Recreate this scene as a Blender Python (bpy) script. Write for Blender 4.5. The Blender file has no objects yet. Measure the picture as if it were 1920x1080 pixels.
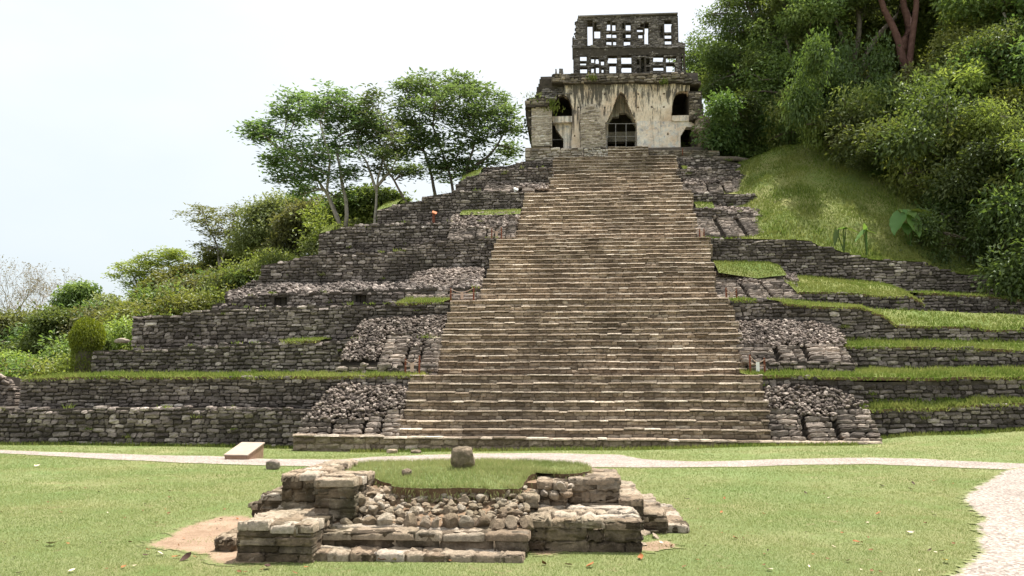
import bpy, math
import numpy as np
R = np.random.RandomState
scene = bpy.context.scene
COL = scene.collection
rad = math.radians

# ------------------------------------------------------------------ camera model (used to read positions off the photograph)
FPX, YAW, PITCH, EYE = 1550.0, rad(4.0), math.atan(186/1550), 1.7
Fv = np.array([-math.sin(YAW)*math.cos(PITCH), math.cos(YAW)*math.cos(PITCH), math.sin(PITCH)])
Rv = np.array([math.cos(YAW), math.sin(YAW), 0.0])
Uv = np.cross(Rv, Fv)
EYEP = np.array([0, 0, EYE])
def ray(px, py):
    return Fv + Rv*((px-960)/FPX) + Uv*((540-py)/FPX)
def at(px, py, y):                       # point of that sight line at depth y
    d = ray(px, py); t = y/d[1]
    return EYEP + d*t
def atz(px, py, z):                      # point of that sight line at height z
    d = ray(px, py); t = (z-EYE)/d[2]
    return EYEP + d*t
def proj(x, y, z):
    P = np.stack([np.asarray(x, float), np.asarray(y, float)+0*np.asarray(x), np.asarray(z, float)-EYE+0*np.asarray(x)], -1)
    w = P@Fv
    return 960+FPX*(P@Rv)/w, 540-FPX*(P@Uv)/w
def line(pts, y):                        # photo polyline -> (x array, z array) on the plane at depth y
    q = np.array([at(a, b, y) for a, b in pts])
    return q[:, 0], q[:, 2]
def inpoly(px, py, poly):
    px = np.asarray(px); py = np.asarray(py)
    c = np.zeros(px.shape, bool); n = len(poly)
    for i in range(n):
        x0, y0 = poly[i]; x1, y1 = poly[(i+1) % n]
        if y0 == y1: continue
        c ^= ((y0 > py) != (y1 > py)) & (px < (x1-x0)*(py-y0)/(y1-y0)+x0)
    return c

# ------------------------------------------------------------------ mesh builder
class MB:
    def __init__(s): s.V = []; s.T = []; s.F = []; s.n = 0
    def add(s, V, faces, mat=0, tint=None):
        V = np.asarray(V, float).reshape(-1, 3)
        if tint is None: tint = np.full((len(V), 3), .5)
        tint = np.asarray(tint, float)
        if tint.ndim == 1: tint = np.tile(tint, (len(V), 1))
        s.V.append(V); s.T.append(tint)
        for f in (faces if isinstance(faces, list) else [faces]):
            s.F.append((np.asarray(f, np.int64)+s.n, mat))
        s.n += len(V)
    def box(s, x0, x1, y0, y1, z0, z1, mat=0, tint=None):
        V = [(x0,y0,z0),(x1,y0,z0),(x1,y1,z0),(x0,y1,z0),(x0,y0,z1),(x1,y0,z1),(x1,y1,z1),(x0,y1,z1)]
        s.add(V, np.array([(0,3,2,1),(4,5,6,7),(0,1,5,4),(1,2,6,5),(2,3,7,6),(3,0,4,7)]), mat, tint)
    def boxes(s, B, mat=0, tint=None):           # B: (n,6) x0 x1 y0 y1 z0 z1
        B = np.asarray(B, float)
        if len(B) == 0: return
        ix = np.array([(0,2,4),(1,2,4),(1,3,4),(0,3,4),(0,2,5),(1,2,5),(1,3,5),(0,3,5)])
        V = B[:, ix].reshape(-1, 3)
        f = np.array([(0,3,2,1),(4,5,6,7),(0,1,5,4),(1,2,6,5),(2,3,7,6),(3,0,4,7)])
        F = (f[None]+8*np.arange(len(B))[:, None, None]).reshape(-1, 4)
        s.add(V, F, mat, tint)
    def tube(s, pts, rads, n=6, mat=0, tint=None, cap=True):
        pts = np.asarray(pts, float); m = len(pts)
        rads = np.broadcast_to(np.asarray(rads, float), (m,))
        d = np.gradient(pts, axis=0); d /= np.linalg.norm(d, axis=1)[:, None]+1e-9
        ref = np.where(np.abs(d[:, 2:3]) > .9, np.array([[1., 0, 0]]), np.array([[0, 0, 1.]]))
        a = np.cross(d, ref); a /= np.linalg.norm(a, axis=1)[:, None]+1e-9
        b = np.cross(d, a)
        th = np.arange(n)*2*np.pi/n
        V = pts[:, None]+rads[:, None, None]*(np.cos(th)[None, :, None]*a[:, None]+np.sin(th)[None, :, None]*b[:, None])
        i = np.arange(m-1)[:, None]*n; j = np.arange(n)[None]; k = (j+1) % n
        F = np.stack([i+j, i+k, i+n+k, i+n+j], -1).reshape(-1, 4)
        fs = [F]
        if cap: fs += [np.arange(n)[None, ::-1], (np.arange(n)+(m-1)*n)[None]]
        s.add(V.reshape(-1, 3), fs, mat, tint)
    def mesh(s, name, mats, smooth=False):
        me = bpy.data.meshes.new(name)
        V = np.concatenate(s.V); T = np.concatenate(s.T)
        me.vertices.add(len(V)); me.vertices.foreach_set('co', V.astype(np.float32).ravel())
        ln = np.concatenate([np.full(len(f), f.shape[1]) for f, m in s.F])
        li = np.concatenate([f.ravel() for f, m in s.F])
        mi = np.concatenate([np.full(len(f), m) for f, m in s.F])
        st = np.concatenate([[0], np.cumsum(ln)[:-1]])
        me.loops.add(len(li)); me.loops.foreach_set('vertex_index', li.astype(np.int32))
        me.polygons.add(len(ln)); me.polygons.foreach_set('loop_start', st.astype(np.int32))
        me.polygons.foreach_set('loop_total', ln.astype(np.int32))
        me.polygons.foreach_set('material_index', mi.astype(np.int32))
        me.polygons.foreach_set('use_smooth', np.full(len(ln), smooth))
        at_ = me.attributes.new('tint', 'FLOAT_COLOR', 'POINT')
        at_.data.foreach_set('color', np.concatenate([T, np.ones((len(T), 1))], 1).astype(np.float32).ravel())
        for m in (mats if isinstance(mats, (list, tuple)) else [mats]): me.materials.append(m)
        me.update(calc_edges=True); me.validate()
        return me
    def obj(s, name, mats, parent=None, smooth=False):
        o = bpy.data.objects.new(name, s.mesh(name, mats, smooth)); COL.objects.link(o)
        if parent is not None: o.parent = parent; o.matrix_parent_inverse = parent_inv(parent)
        return o
def parent_inv(p):
    from mathutils import Matrix
    return (Matrix.Translation(p.location) @ p.rotation_euler.to_matrix().to_4x4()).inverted()
def tag(o, label=None, cat=None, group=None, kind=None):
    if label: o['label'] = label
    if cat: o['category'] = cat
    if group: o['group'] = group
    if kind: o['kind'] = kind
    return o
def empty(name, loc, label, cat, group=None):
    o = bpy.data.objects.new(name, None); COL.objects.link(o); o.location = [float(c) for c in loc]
    o.empty_display_size = .2
    return tag(o, label, cat, group)

# ------------------------------------------------------------------ materials
def new_mat(name):
    m = bpy.data.materials.new(name); m.use_nodes = True
    nt = m.node_tree; nt.nodes.clear()
    out = nt.nodes.new('ShaderNodeOutputMaterial'); b = nt.nodes.new('ShaderNodeBsdfPrincipled')
    nt.links.new(b.outputs[0], out.inputs[0])
    b.inputs['Specular IOR Level'].default_value = .15
    return m, nt, b, out
class G:                                        # tiny node helper
    def __init__(s, nt): s.nt = nt; s.pos = None
    def n(s, t, **kw):
        x = s.nt.nodes.new('ShaderNode'+t)
        for k, v in kw.items(): setattr(x, k, v)
        return x
    def l(s, a, b): s.nt.links.new(a, b)
    def P(s):
        if s.pos is None: s.pos = s.n('NewGeometry').outputs['Position']
        return s.pos
    def noise(s, scale, detail=4, rough=.6, vec=None, stretch=None):
        x = s.n('TexNoise'); x.inputs['Scale'].default_value = scale; x.inputs['Detail'].default_value = detail
        x.inputs['Roughness'].default_value = rough
        v = vec if vec is not None else s.P()
        if stretch:
            mp = s.n('Mapping'); mp.inputs['Scale'].default_value = stretch; s.l(v, mp.inputs[0]); v = mp.outputs[0]
        s.l(v, x.inputs['Vector']); return x.outputs['Fac']
    def ramp(s, fac, stops, interp='LINEAR'):
        x = s.n('ValToRGB'); x.color_ramp.interpolation = interp
        e = x.color_ramp.elements
        while len(e) < len(stops): e.new(.5)
        for el, (p, c) in zip(e, stops):
            el.position = p; el.color = (c[0], c[1], c[2], 1) if hasattr(c, '__len__') else (c, c, c, 1)
        s.l(fac, x.inputs[0]); return x.outputs[0]
    def mix(s, fac, a, b, mode='MIX'):
        x = s.n('Mix'); x.data_type = 'RGBA'; x.blend_type = mode
        for sock, v in ((x.inputs[0], fac), (x.inputs[6], a), (x.inputs[7], b)):
            if hasattr(v, 'is_linked') or hasattr(v, 'links'): s.l(v, sock)
            elif hasattr(v, '__len__'): sock.default_value = (*v[:3], 1)
            else: sock.default_value = v
        return x.outputs[2]
    def math(s, op, a, b=0.0):
        x = s.n('Math'); x.operation = op
        for i, v in enumerate((a, b)):
            if hasattr(v, 'links'): s.l(v, x.inputs[i])
            else: x.inputs[i].default_value = v
        return x.outputs[0]
    def tint(s):
        a = s.n('Attribute'); a.attribute_name = 'tint'
        q = s.n('SeparateColor'); s.l(a.outputs['Color'], q.inputs[0]); return q.outputs
    def bump(s, b, h, strength=.5, dist=.02):
        x = s.n('Bump'); x.inputs['Strength'].default_value = strength; x.inputs['Distance'].default_value = dist
        s.l(h, x.inputs['Height']); s.l(x.outputs[0], b.inputs['Normal'])

def stone_mat(name, stops, dark=(.02, .018, .017), dark_amt=.7, dark_scale=.9, speck=(.5, .47, .43), speck_amt=.5, fine=14, moss=0.0, thr=.5, broad=.35):
    m, nt, b, out = new_mat(name); g = G(nt)
    t = g.tint()
    c = g.ramp(t[0], stops)
    n1 = g.noise(fine, 6, .7)
    c = g.mix(1.0, c, g.ramp(n1, [(.25, .55), (.5, .95), (.75, 1.45)]), 'MULTIPLY')
    # broad weathering: cleaner and dirtier stretches of masonry
    c = g.mix(1.0, c, g.ramp(g.noise(.33, 4, .6), [(.3, 1-broad), (.5, 1.0), (.7, 1+broad*.75)]), 'MULTIPLY')
    # black lichen that runs over many stones; on altar faces it also carries painted shade
    n2 = g.noise(dark_scale, 5, .65, stretch=(1, 1, .75))
    n2 = g.math('ADD', n2, g.math('MULTIPLY', g.math('SUBTRACT', t[1], .5), .22))
    f = g.ramp(n2, [(thr-.12, 0), (thr+.1, 1)])
    c = g.mix(g.math('MULTIPLY', f, dark_amt), c, dark)
    n3 = g.noise(fine*2.3, 4, .75)
    f3 = g.ramp(n3, [(.6, 0), (.72, 1)])
    c = g.mix(g.math('MULTIPLY', f3, speck_amt), c, speck)
    if moss:
        n4 = g.noise(.7, 4, .6, stretch=(1.3, 1, 1)); c = g.mix(g.math('MULTIPLY', g.ramp(n4, [(.52, 0), (.66, 1)]), moss), c, (.06, .075, .02))
    g.l(c, b.inputs['Base Color']); b.inputs['Roughness'].default_value = .92
    g.bump(b, g.noise(fine*1.3, 8, .8), 1.0, .045)
    return m

M = {}
M['wall'] = stone_mat('dark_wall_stone', [(0, (.095, .076, .066)), (.3, (.195, .162, .142)), (.6, (.325, .274, .242)), (.85, (.47, .405, .355)), (1, (.66, .59, .52))], dark=(.037, .031, .027), dark_amt=.68, thr=.51, moss=.06)
M['stair'] = stone_mat('stair_stone', [(0, (.18, .137, .1)), (.45, (.36, .28, .205)), (.8, (.5, .41, .315)), (1, (.63, .545, .44))], dark=(.085, .062, .042), dark_amt=.42, dark_scale=.7, speck_amt=.4, thr=.545, moss=.0, broad=.32)
M['panel'] = stone_mat('panel_stone', [(0, (.14, .112, .094)), (.5, (.30, .25, .21)), (.85, (.4, .33, .272)), (1, (.52, .44, .375))], dark_amt=.6, dark_scale=1.2, thr=.55)
M['rubble'] = stone_mat('rubble_stone', [(0, (.095, .074, .063)), (.45, (.235, .19, .162)), (.8, (.40, .335, .288)), (1, (.6, .52, .45))], dark_amt=.5, dark_scale=1.3, thr=.55)
M['altar'] = stone_mat('altar_stone', [(0, (.17, .12, .08)), (.5, (.31, .235, .165)), (.85, (.41, .335, .25)), (1, (.48, .41, .33))], dark=(.04, .03, .02), dark_amt=.8, dark_scale=2.2, speck=(.62, .55, .46), speck_amt=.35, fine=22, moss=.25, thr=.56)
M['temple_stone'] = stone_mat('temple_stone', [(0, (.30, .25, .2)), (.5, (.5, .43, .35)), (.85, (.62, .55, .46)), (1, (.7, .65, .57))], dark=(.08, .07, .06), dark_amt=.7, dark_scale=1.1, speck_amt=.3, thr=.57)
M['comb'] = stone_mat('comb_stone', [(0, (.11, .096, .088)), (.5, (.25, .22, .2)), (.85, (.38, .34, .315)), (1, (.52, .48, .45))], dark_amt=.55, dark_scale=1.0, thr=.5)
M['cornice'] = stone_mat('cornice_stone', [(0, (.16, .13, .1)), (.5, (.30, .25, .19)), (.85, (.42, .36, .29)), (1, (.5, .45, .38))], dark_amt=.7, dark_scale=1.0, thr=.52, moss=.4)

def flat_mat(name, c1, c2, scale=6, bump=.5, rough=.95, dist=.02):
    m, nt, b, out = new_mat(name); g = G(nt)
    c = g.ramp(g.noise(scale, 6, .7), [(.3, c1), (.7, c2)])
    g.l(c, b.inputs['Base Color']); b.inputs['Roughness'].default_value = rough
    g.bump(b, g.noise(scale*3, 6, .7), bump, dist); return m
M['mortar'] = flat_mat('earth_mortar', (.035, .03, .025), (.09, .075, .06), 5)
M['mortar_tan'] = flat_mat('tan_mortar', (.14, .11, .08), (.27, .215, .155), 7)
M['mortar_pale'] = flat_mat('pale_mortar', (.3, .25, .2), (.48, .42, .34), 5)
M['earth'] = flat_mat('earth', (.10, .065, .04), (.24, .165, .105), 9)
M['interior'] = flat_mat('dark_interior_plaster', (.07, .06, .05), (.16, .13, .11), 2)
M['iron'] = flat_mat('rusty_iron', (.11, .035, .022), (.2, .07, .04), 20, .2, .7)
M['grey_iron'] = flat_mat('grey_bar', (.2, .19, .18), (.3, .28, .27), 20, .2, .6)
M['rope'] = flat_mat('rope', (.35, .25, .2), (.5, .38, .3), 30, .2)
M['white'] = flat_mat('white_paint', (.6, .6, .58), (.75, .75, .73), 12, .2)
M['orange'] = flat_mat('rusty_orange_metal', (.32, .09, .03), (.5, .16, .05), 12, .2, .7)
M['slab'] = flat_mat('sign_top', (.30, .235, .19), (.38, .305, .25), 5, .2)
M['slab_side'] = flat_mat('sign_side', (.24, .15, .10), (.36, .24, .17), 8, .3)
M['log'] = flat_mat('log_bark', (.10, .08, .06), (.24, .2, .16), 6, .6)

# lawn, gravel, dirt
def lawn_mat(name, base, dry, lush, dirt_amt=.5):
    m, nt, b, out = new_mat(name); g = G(nt)
    c = g.mix(g.ramp(g.noise(.45, 4, .6), [(.35, 0), (.68, 1)]), base, dry)
    c = g.mix(g.ramp(g.noise(1.1, 4, .6), [(.5, 0), (.75, 1)]), c, lush)
    c = g.mix(1.0, c, g.ramp(g.noise(55, 3, .8), [(.25, .55), (.5, 1.0), (.75, 1.5)]), 'MULTIPLY')
    c = g.mix(g.math('MULTIPLY', g.ramp(g.math('MULTIPLY', g.noise(9, 5, .75), g.noise(1.7, 3, .6)), [(.33, 0), (.4, 1)]), dirt_amt), c, (.25, .185, .11))
    g.l(c, b.inputs['Base Color']); b.inputs['Roughness'].default_value = .95
    g.bump(b, g.noise(60, 4, .8), .9, .03); return m
M['lawn'] = lawn_mat('lawn', (.155, .2, .075), (.225, .22, .10), (.115, .18, .05), .6)
M['ledge'] = lawn_mat('ledge_turf', (.11, .15, .035), (.17, .175, .06), (.085, .14, .03), .3)
M['hill'] = lawn_mat('hill_turf', (.125, .16, .042), (.2, .195, .07), (.09, .135, .032), .5)
def edge_fade(g, c):        # grass grows into the rim of bare ground
    e = g.math('ADD', g.tint()[0], g.math('MULTIPLY', g.math('SUBTRACT', g.noise(13, 5, .8), .5), 1.1))
    gr = g.mix(g.ramp(g.noise(24, 4, .8), [(.35, 0), (.65, 1)]), (.10, .135, .04), (.21, .21, .095))
    return g.mix(g.ramp(e, [(.52, 0), (.72, 1)]), gr, c)
def gravel_mat():
    m, nt, b, out = new_mat('gravel'); g = G(nt)
    v = g.n('TexVoronoi'); v.inputs['Scale'].default_value = 32; g.l(g.P(), v.inputs['Vector'])
    c = g.ramp(v.outputs['Color'], [(0, (.12, .1, .086)), (.5, (.255, .216, .188)), (1, (.42, .37, .33))])
    c = g.mix(1.0, c, g.ramp(g.noise(1.2, 4, .6), [(.3, .82), (.7, 1.12)]), 'MULTIPLY')
    c = g.mix(g.ramp(g.noise(7, 5, .8), [(.62, 0), (.7, 1)]), c, (.2, .16, .11))
    c = edge_fade(g, c)
    g.l(c, b.inputs['Base Color']); b.inputs['Roughness'].default_value = .95
    g.bump(b, v.outputs['Distance'], .8, .02); return m
M['gravel'] = gravel_mat()
def dirt_mat():
    m, nt, b, out = new_mat('dirt'); g = G(nt)
    c = g.ramp(g.noise(2.2, 6, .7), [(.25, (.19, .125, .08)), (.5, (.27, .19, .13)), (.75, (.36, .265, .19))])
    c = g.mix(1.0, c, g.ramp(g.noise(40, 4, .8), [(.3, .75), (.7, 1.25)]), 'MULTIPLY')
    c = edge_fade(g, c)
    g.l(c, b.inputs['Base Color']); b.inputs['Roughness'].default_value = .95
    g.bump(b, g.noise(30, 5, .8), .8, .03); return m
M['dirt'] = dirt_mat()

def blade_mat(name, c0, c1, c2, trans=.35):
    m, nt, b, out = new_mat(name); g = G(nt); t = g.tint()
    c = g.ramp(t[0], [(0, c0), (.55, c1), (1, c2)])
    c = g.mix(g.ramp(g.noise(.55, 5, .7), [(.42, 0), (.62, .6)]), c, c2)
    c = g.mix(g.ramp(g.noise(.9, 4, .6), [(.56, 0), (.7, .6)]), c, c0)
    nt.nodes.remove(b)
    d = g.n('BsdfDiffuse'); tr = g.n('BsdfTranslucent'); mx = g.n('MixShader'); mx.inputs[0].default_value = trans
    g.l(c, d.inputs[0]); g.l(c, tr.inputs[0]); g.l(d.outputs[0], mx.inputs[1]); g.l(tr.outputs[0], mx.inputs[2]); g.l(mx.outputs[0], out.inputs[0])
    return m
M['blade'] = blade_mat('grass_blade', (.115, .175, .042), (.205, .262, .082), (.34, .33, .145))
M['blade_ledge'] = blade_mat('ledge_blade', (.09, .145, .024), (.155, .21, .042), (.3, .3, .095))
def leaf_mat(name, c0, c1, c2, trans=.43, gloss=.05):
    m, nt, b, out = new_mat(name); g = G(nt); t = g.tint()
    oi = g.n('ObjectInfo')
    c = g.ramp(t[0], [(0, c0), (.5, c1), (1, c2)])
    hs = g.n('HueSaturation'); g.l(c, hs.inputs['Color'])
    g.l(g.math('ADD', g.math('MULTIPLY', oi.outputs['Random'], .05), .475), hs.inputs['Hue'])
    g.l(g.math('ADD', g.math('MULTIPLY', oi.outputs['Random'], .65), .62), hs.inputs['Value'])
    c = hs.outputs[0]
    nt.nodes.remove(b)
    d = g.n('BsdfDiffuse'); tr = g.n('BsdfTranslucent'); mx = g.n('MixShader'); mx.inputs[0].default_value = trans
    gl = g.n('BsdfGlossy'); gl.inputs['Roughness'].default_value = .45; gl.inputs[0].default_value = (.8, .85, .8, 1)
    mx2 = g.n('MixShader'); mx2.inputs[0].default_value = gloss*.5
    g.l(c, d.inputs[0])
    tc = g.mix(1.0, c, (1.2, 1.22, .65), 'MULTIPLY'); g.l(tc, tr.inputs[0])
    g.l(d.outputs[0], mx.inputs[1]); g.l(tr.outputs[0], mx.inputs[2])
    g.l(mx.outputs[0], mx2.inputs[1]); g.l(gl.outputs[0], mx2.inputs[2]); g.l(mx2.outputs[0], out.inputs[0])
    return m
M['leaf'] = leaf_mat('leaf_dark', (.058, .09, .026), (.10, .142, .043), (.18, .218, .075))
M['leaf_mid'] = leaf_mat('leaf_mid', (.08, .118, .032), (.138, .182, .054), (.235, .27, .095))
M['leaf_bright'] = leaf_mat('leaf_bright', (.13, .165, .038), (.21, .245, .066), (.32, .34, .12))
M['leaf_olive'] = leaf_mat('leaf_olive', (.1, .115, .045), (.17, .18, .075), (.26, .255, .12))
M['leaf_feather'] = leaf_mat('leaf_feather', (.075, .12, .05), (.12, .175, .075), (.2, .25, .12), .5)
M['vine'] = leaf_mat('vine_leaf', (.09, .11, .008), (.17, .2, .012), (.28, .3, .025), .4)
M['big_leaf'] = leaf_mat('big_leaf', (.09, .16, .04), (.13, .21, .055), (.17, .25, .07), .45, .04)
M['twig_leaf'] = leaf_mat('dry_leaf', (.2, .17, .13), (.28, .24, .19), (.36, .31, .26), .3)
def bark(name, a, b_): return flat_mat(name, a, b_, 5, .7, .9, .04)
M['bark'] = bark('bark_grey_brown', (.07, .055, .042), (.18, .15, .12))
M['bark_pale'] = bark('bark_pale', (.2, .17, .14), (.4, .36, .31))
M['bark_red'] = bark('bark_red', (.085, .042, .034), (.2, .11, .09))
for nm, c in (('leaf_litter_brown', (.16, .075, .03)), ('leaf_litter_orange', (.27, .105, .035)), ('leaf_litter_yellow', (.6, .42, .08)), ('leaf_litter_pale', (.55, .45, .33)), ('leaf_litter_dark', (.05, .025, .018))):
    M[nm] = flat_mat(nm, tuple(.7*k for k in c), tuple(min(1, 1.2*k) for k in c), 60, .2, .7)

# plaster of the temple: cream lime plaster, rust patches, black rain streaks running down from the cornice
def plaster_mat(name, zt, lower=False, extra=0.0):
    m, nt, b, out = new_mat(name); g = G(nt)
    c = g.ramp(g.noise(1.1, 5, .65), [(.3, (.66, .5, .37)), (.5, (.8, .67, .54)), (.72, (.86, .78, .68))])
    if lower:
        c = g.mix(g.ramp(g.noise(2.6, 5, .7), [(.46, 0), (.6, .8)]), c, (.64, .62, .585))
        c = g.mix(g.ramp(g.noise(3.4, 5, .75), [(.54, 0), (.64, .75)]), c, (.3, .31, .36))
        c = g.mix(g.ramp(g.noise(1.9, 4, .7, stretch=(1, 1, 2)), [(.6, 0), (.7, .6)]), c, (.58, .4, .22))
    if not lower: c = g.mix(g.ramp(g.noise(.9, 4, .7), [(.5, 0), (.7, .55)]), c, (.6, .43, .27))
    c = g.mix(g.ramp(g.noise(1.5, 6, .75), [(.52, 0), (.66, .45)]), c, (.34, .29, .24))
    sp = g.n('SeparateXYZ'); g.l(g.P(), sp.inputs[0])
    h = g.math('MULTIPLY', g.math('SUBTRACT', zt, sp.outputs['Z']), .05)       # 0 at the cornice, grows down
    s = g.math('SUBTRACT', g.noise(3.1, 5, .7, stretch=(1.4, 1, .085)), h)
    lx = g.math('MULTIPLY', g.math('MAXIMUM', g.math('SUBTRACT', 5.6, sp.outputs['X']), 0), .016); s = g.math('ADD', g.math('ADD', s, lx), extra)
    c = g.mix(g.ramp(s, [(.455, 0), (.535, .9)] if not lower else [(.43, 0), (.53, .55)]), c, (.06, .055, .05))
    s2 = g.math('SUBTRACT', g.noise(5.2, 4, .7, stretch=(1.5, 1, .1)), h)
    c = g.mix(g.ramp(s2, [(.465, 0), (.545, .75)] if not lower else [(.42, 0), (.5, .4)]), c, (.11, .1, .09))
    c = g.mix(1.0, c, g.ramp(g.noise(16, 5, .75), [(.3, .82), (.7, 1.12)]), 'MULTIPLY')
    g.l(c, b.inputs['Base Color']); b.inputs['Roughness'].default_value = .92
    g.bump(b, g.noise(9, 6, .75), .6, .04); return m

# ------------------------------------------------------------------ stones
def stones(mb, O, S, Tt, N, w, h, d, rng, mat=0, tint=None, n=3, rough=1.0, rnd=.18, up=0.0, ups=0.0, drop=.22, rot=0.0):
    """many blocks at once. O centres of the front faces, S/Tt/N unit vectors along, up, outward; each block has its own rounded, bumpy face."""
    k = len(O)
    if k == 0: return
    g = np.linspace(-.5, .5, n+1) if n > 2 else np.array([-.5, -.36, .36, .5])
    if n > 3: g = .5*np.sign(g)*(np.abs(g)*2)**.75
    m = len(g)
    a, b = np.meshgrid(g, g, indexing='ij')
    edge = np.maximum(np.abs(a), np.abs(b)) > .499
    corner = (np.abs(a) > .499) & (np.abs(b) > .499)
    A = np.repeat(a[None], k, 0); B = np.repeat(b[None], k, 0)
    w = np.asarray(w)[:, None, None]; h = np.asarray(h)[:, None, None]; d = np.asarray(d)[:, None, None]
    hm = np.minimum(w, h)
    # round the corners in the plane
    ex = np.clip((np.abs(A)*w-(w/2-hm*rnd))/(hm*rnd), 0, 1); ey = np.clip((np.abs(B)*h-(h/2-hm*rnd))/(hm*rnd), 0, 1)
    L = np.sqrt(ex**2+ey**2); s = np.where(L > 1, 1/np.maximum(L, 1e-6), 1)
    X = np.where(ex > 0, np.sign(A)*(w/2-hm*rnd+ex*s*hm*rnd), A*w)
    Y = np.where(ey > 0, np.sign(B)*(h/2-hm*rnd+ey*s*hm*rnd), B*h)
    Z = -np.where(edge, hm*drop, 0)*np.ones_like(X)
    j = .075*rough
    X += rng.normal(0, j, X.shape)*hm*(.9); Y += rng.normal(0, j, X.shape)*hm; Z += rng.normal(0, j*.9, X.shape)*hm
    # tilt each face a little, some lean back so that their upper part catches light
    Z -= (up+ups*rng.normal(0, 1, (k, 1, 1)))*Y
    Z += rng.normal(0, .07*rough, (k, 1, 1))*A*hm*2+rng.normal(0, .08*rough, (k, 1, 1))*B*hm*2
    if rot:
        r_ = rng.normal(0, rot, (k, 1, 1)); X, Y = X-r_*Y, Y+r_*X
    def world(X, Y, Z):
        return O[:, None, None]+X[..., None]*S+Y[..., None]*Tt+Z[..., None]*N
    Vf = world(X, Y, Z).reshape(k, m*m, 3)
    # back ring
    ring = [(i, 0) for i in range(m)]+[(m-1, j_) for j_ in range(1, m)]+[(i, m-1) for i in range(m-2, -1, -1)]+[(0, j_) for j_ in range(m-2, 0, -1)]
    ri = np.array([i*m+j_ for i, j_ in ring]); nr = len(ri)
    Xr = X.reshape(k, -1)[:, ri]; Yr = Y.reshape(k, -1)[:, ri]
    Vb = (O[:, None]+Xr[..., None]*S+Yr[..., None]*Tt-(d[:, :, 0])[..., None]*N)
    V = np.concatenate([Vf, Vb], 1); nv = m*m+nr
    i, jj = np.meshgrid(np.arange(m-1), np.arange(m-1), indexing='ij')
    q = np.stack([i*m+jj, (i+1)*m+jj, (i+1)*m+jj+1, i*m+jj+1], -1).reshape(-1, 4)
    r0 = np.arange(nr); r1 = (r0+1) % nr
    q2 = np.stack([ri[r0], m*m+r0, m*m+r1, ri[r1]], -1)
    q = np.concatenate([q, q2])
    F = (q[None]+(np.arange(k)*nv)[:, None, None]).reshape(-1, 4)
    if tint is None: tint = np.stack([rng.beta(2, 2.2, k), rng.rand(k), rng.rand(k)], 1)
    mb.add(V.reshape(-1, 3), F, mat, np.repeat(tint, nv, 0))

ICO = None
def ico(sub):
    import bmesh
    bm = bmesh.new(); bmesh.ops.create_icosphere(bm, subdivisions=sub, radius=1)
    V = np.array([v.co[:] for v in bm.verts]); F = np.array([[v.index for v in f.verts] for f in bm.faces]); bm.free(); return V, F
IC1, IC2, IC3 = ico(1), ico(2), ico(3)
def rocks(mb, P, size, rng, mat=0, ic=None, flat=.62, rough=.16, tint=None):
    """loose irregular stones"""
    V0, F0 = ic or IC1
    k = len(P)
    if k == 0: return
    sc = np.asarray(size)[:, None]*np.stack([rng.uniform(.75, 1.35, k), rng.uniform(.7, 1.1, k), rng.uniform(flat*.7, flat*1.3, k)], 1)
    D = np.repeat(V0[None], k, 0)
    # facet each stone: clip against a few random planes so that it has flat faces and edges
    for q in range(7):
        nrm = rng.normal(0, 1, (k, 1, 3)); nrm /= np.linalg.norm(nrm, axis=2, keepdims=True)
        lim = rng.uniform(.5, .85, (k, 1))
        dd = (D*nrm).sum(2); over = np.maximum(dd-lim, 0)
        D = D-over[..., None]*nrm
    D = D*(1+rng.normal(0, rough*.4, (k, len(V0), 1)))
    D = D*sc[:, None]
    ax = rng.normal(0, 1, (k, 3)); ax /= np.linalg.norm(ax, axis=1)[:, None]
    ang = rng.uniform(-1.1, 1.1, k); zz = rng.uniform(0, 6.28, k)
    c, s_ = np.cos(ang)[:, None, None], np.sin(ang)[:, None, None]
    A = ax[:, None]
    D = D*c+np.cross(np.broadcast_to(A, D.shape), D)*s_+A*(D*A).sum(2, keepdims=True)*(1-c)
    cz, sz = np.cos(zz)[:, None], np.sin(zz)[:, None]
    D = np.stack([D[..., 0]*cz-D[..., 1]*sz, D[..., 0]*sz+D[..., 1]*cz, D[..., 2]], -1)
    V = D+P[:, None]
    F = (F0[None]+(np.arange(k)*len(V0))[:, None, None]).reshape(-1, 3)
    if tint is None: tint = np.stack([rng.beta(1.6, 1.8, k), rng.rand(k), rng.rand(k)], 1)
    mb.add(V.reshape(-1, 3), F, mat, np.repeat(tint, len(V0), 0))

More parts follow.
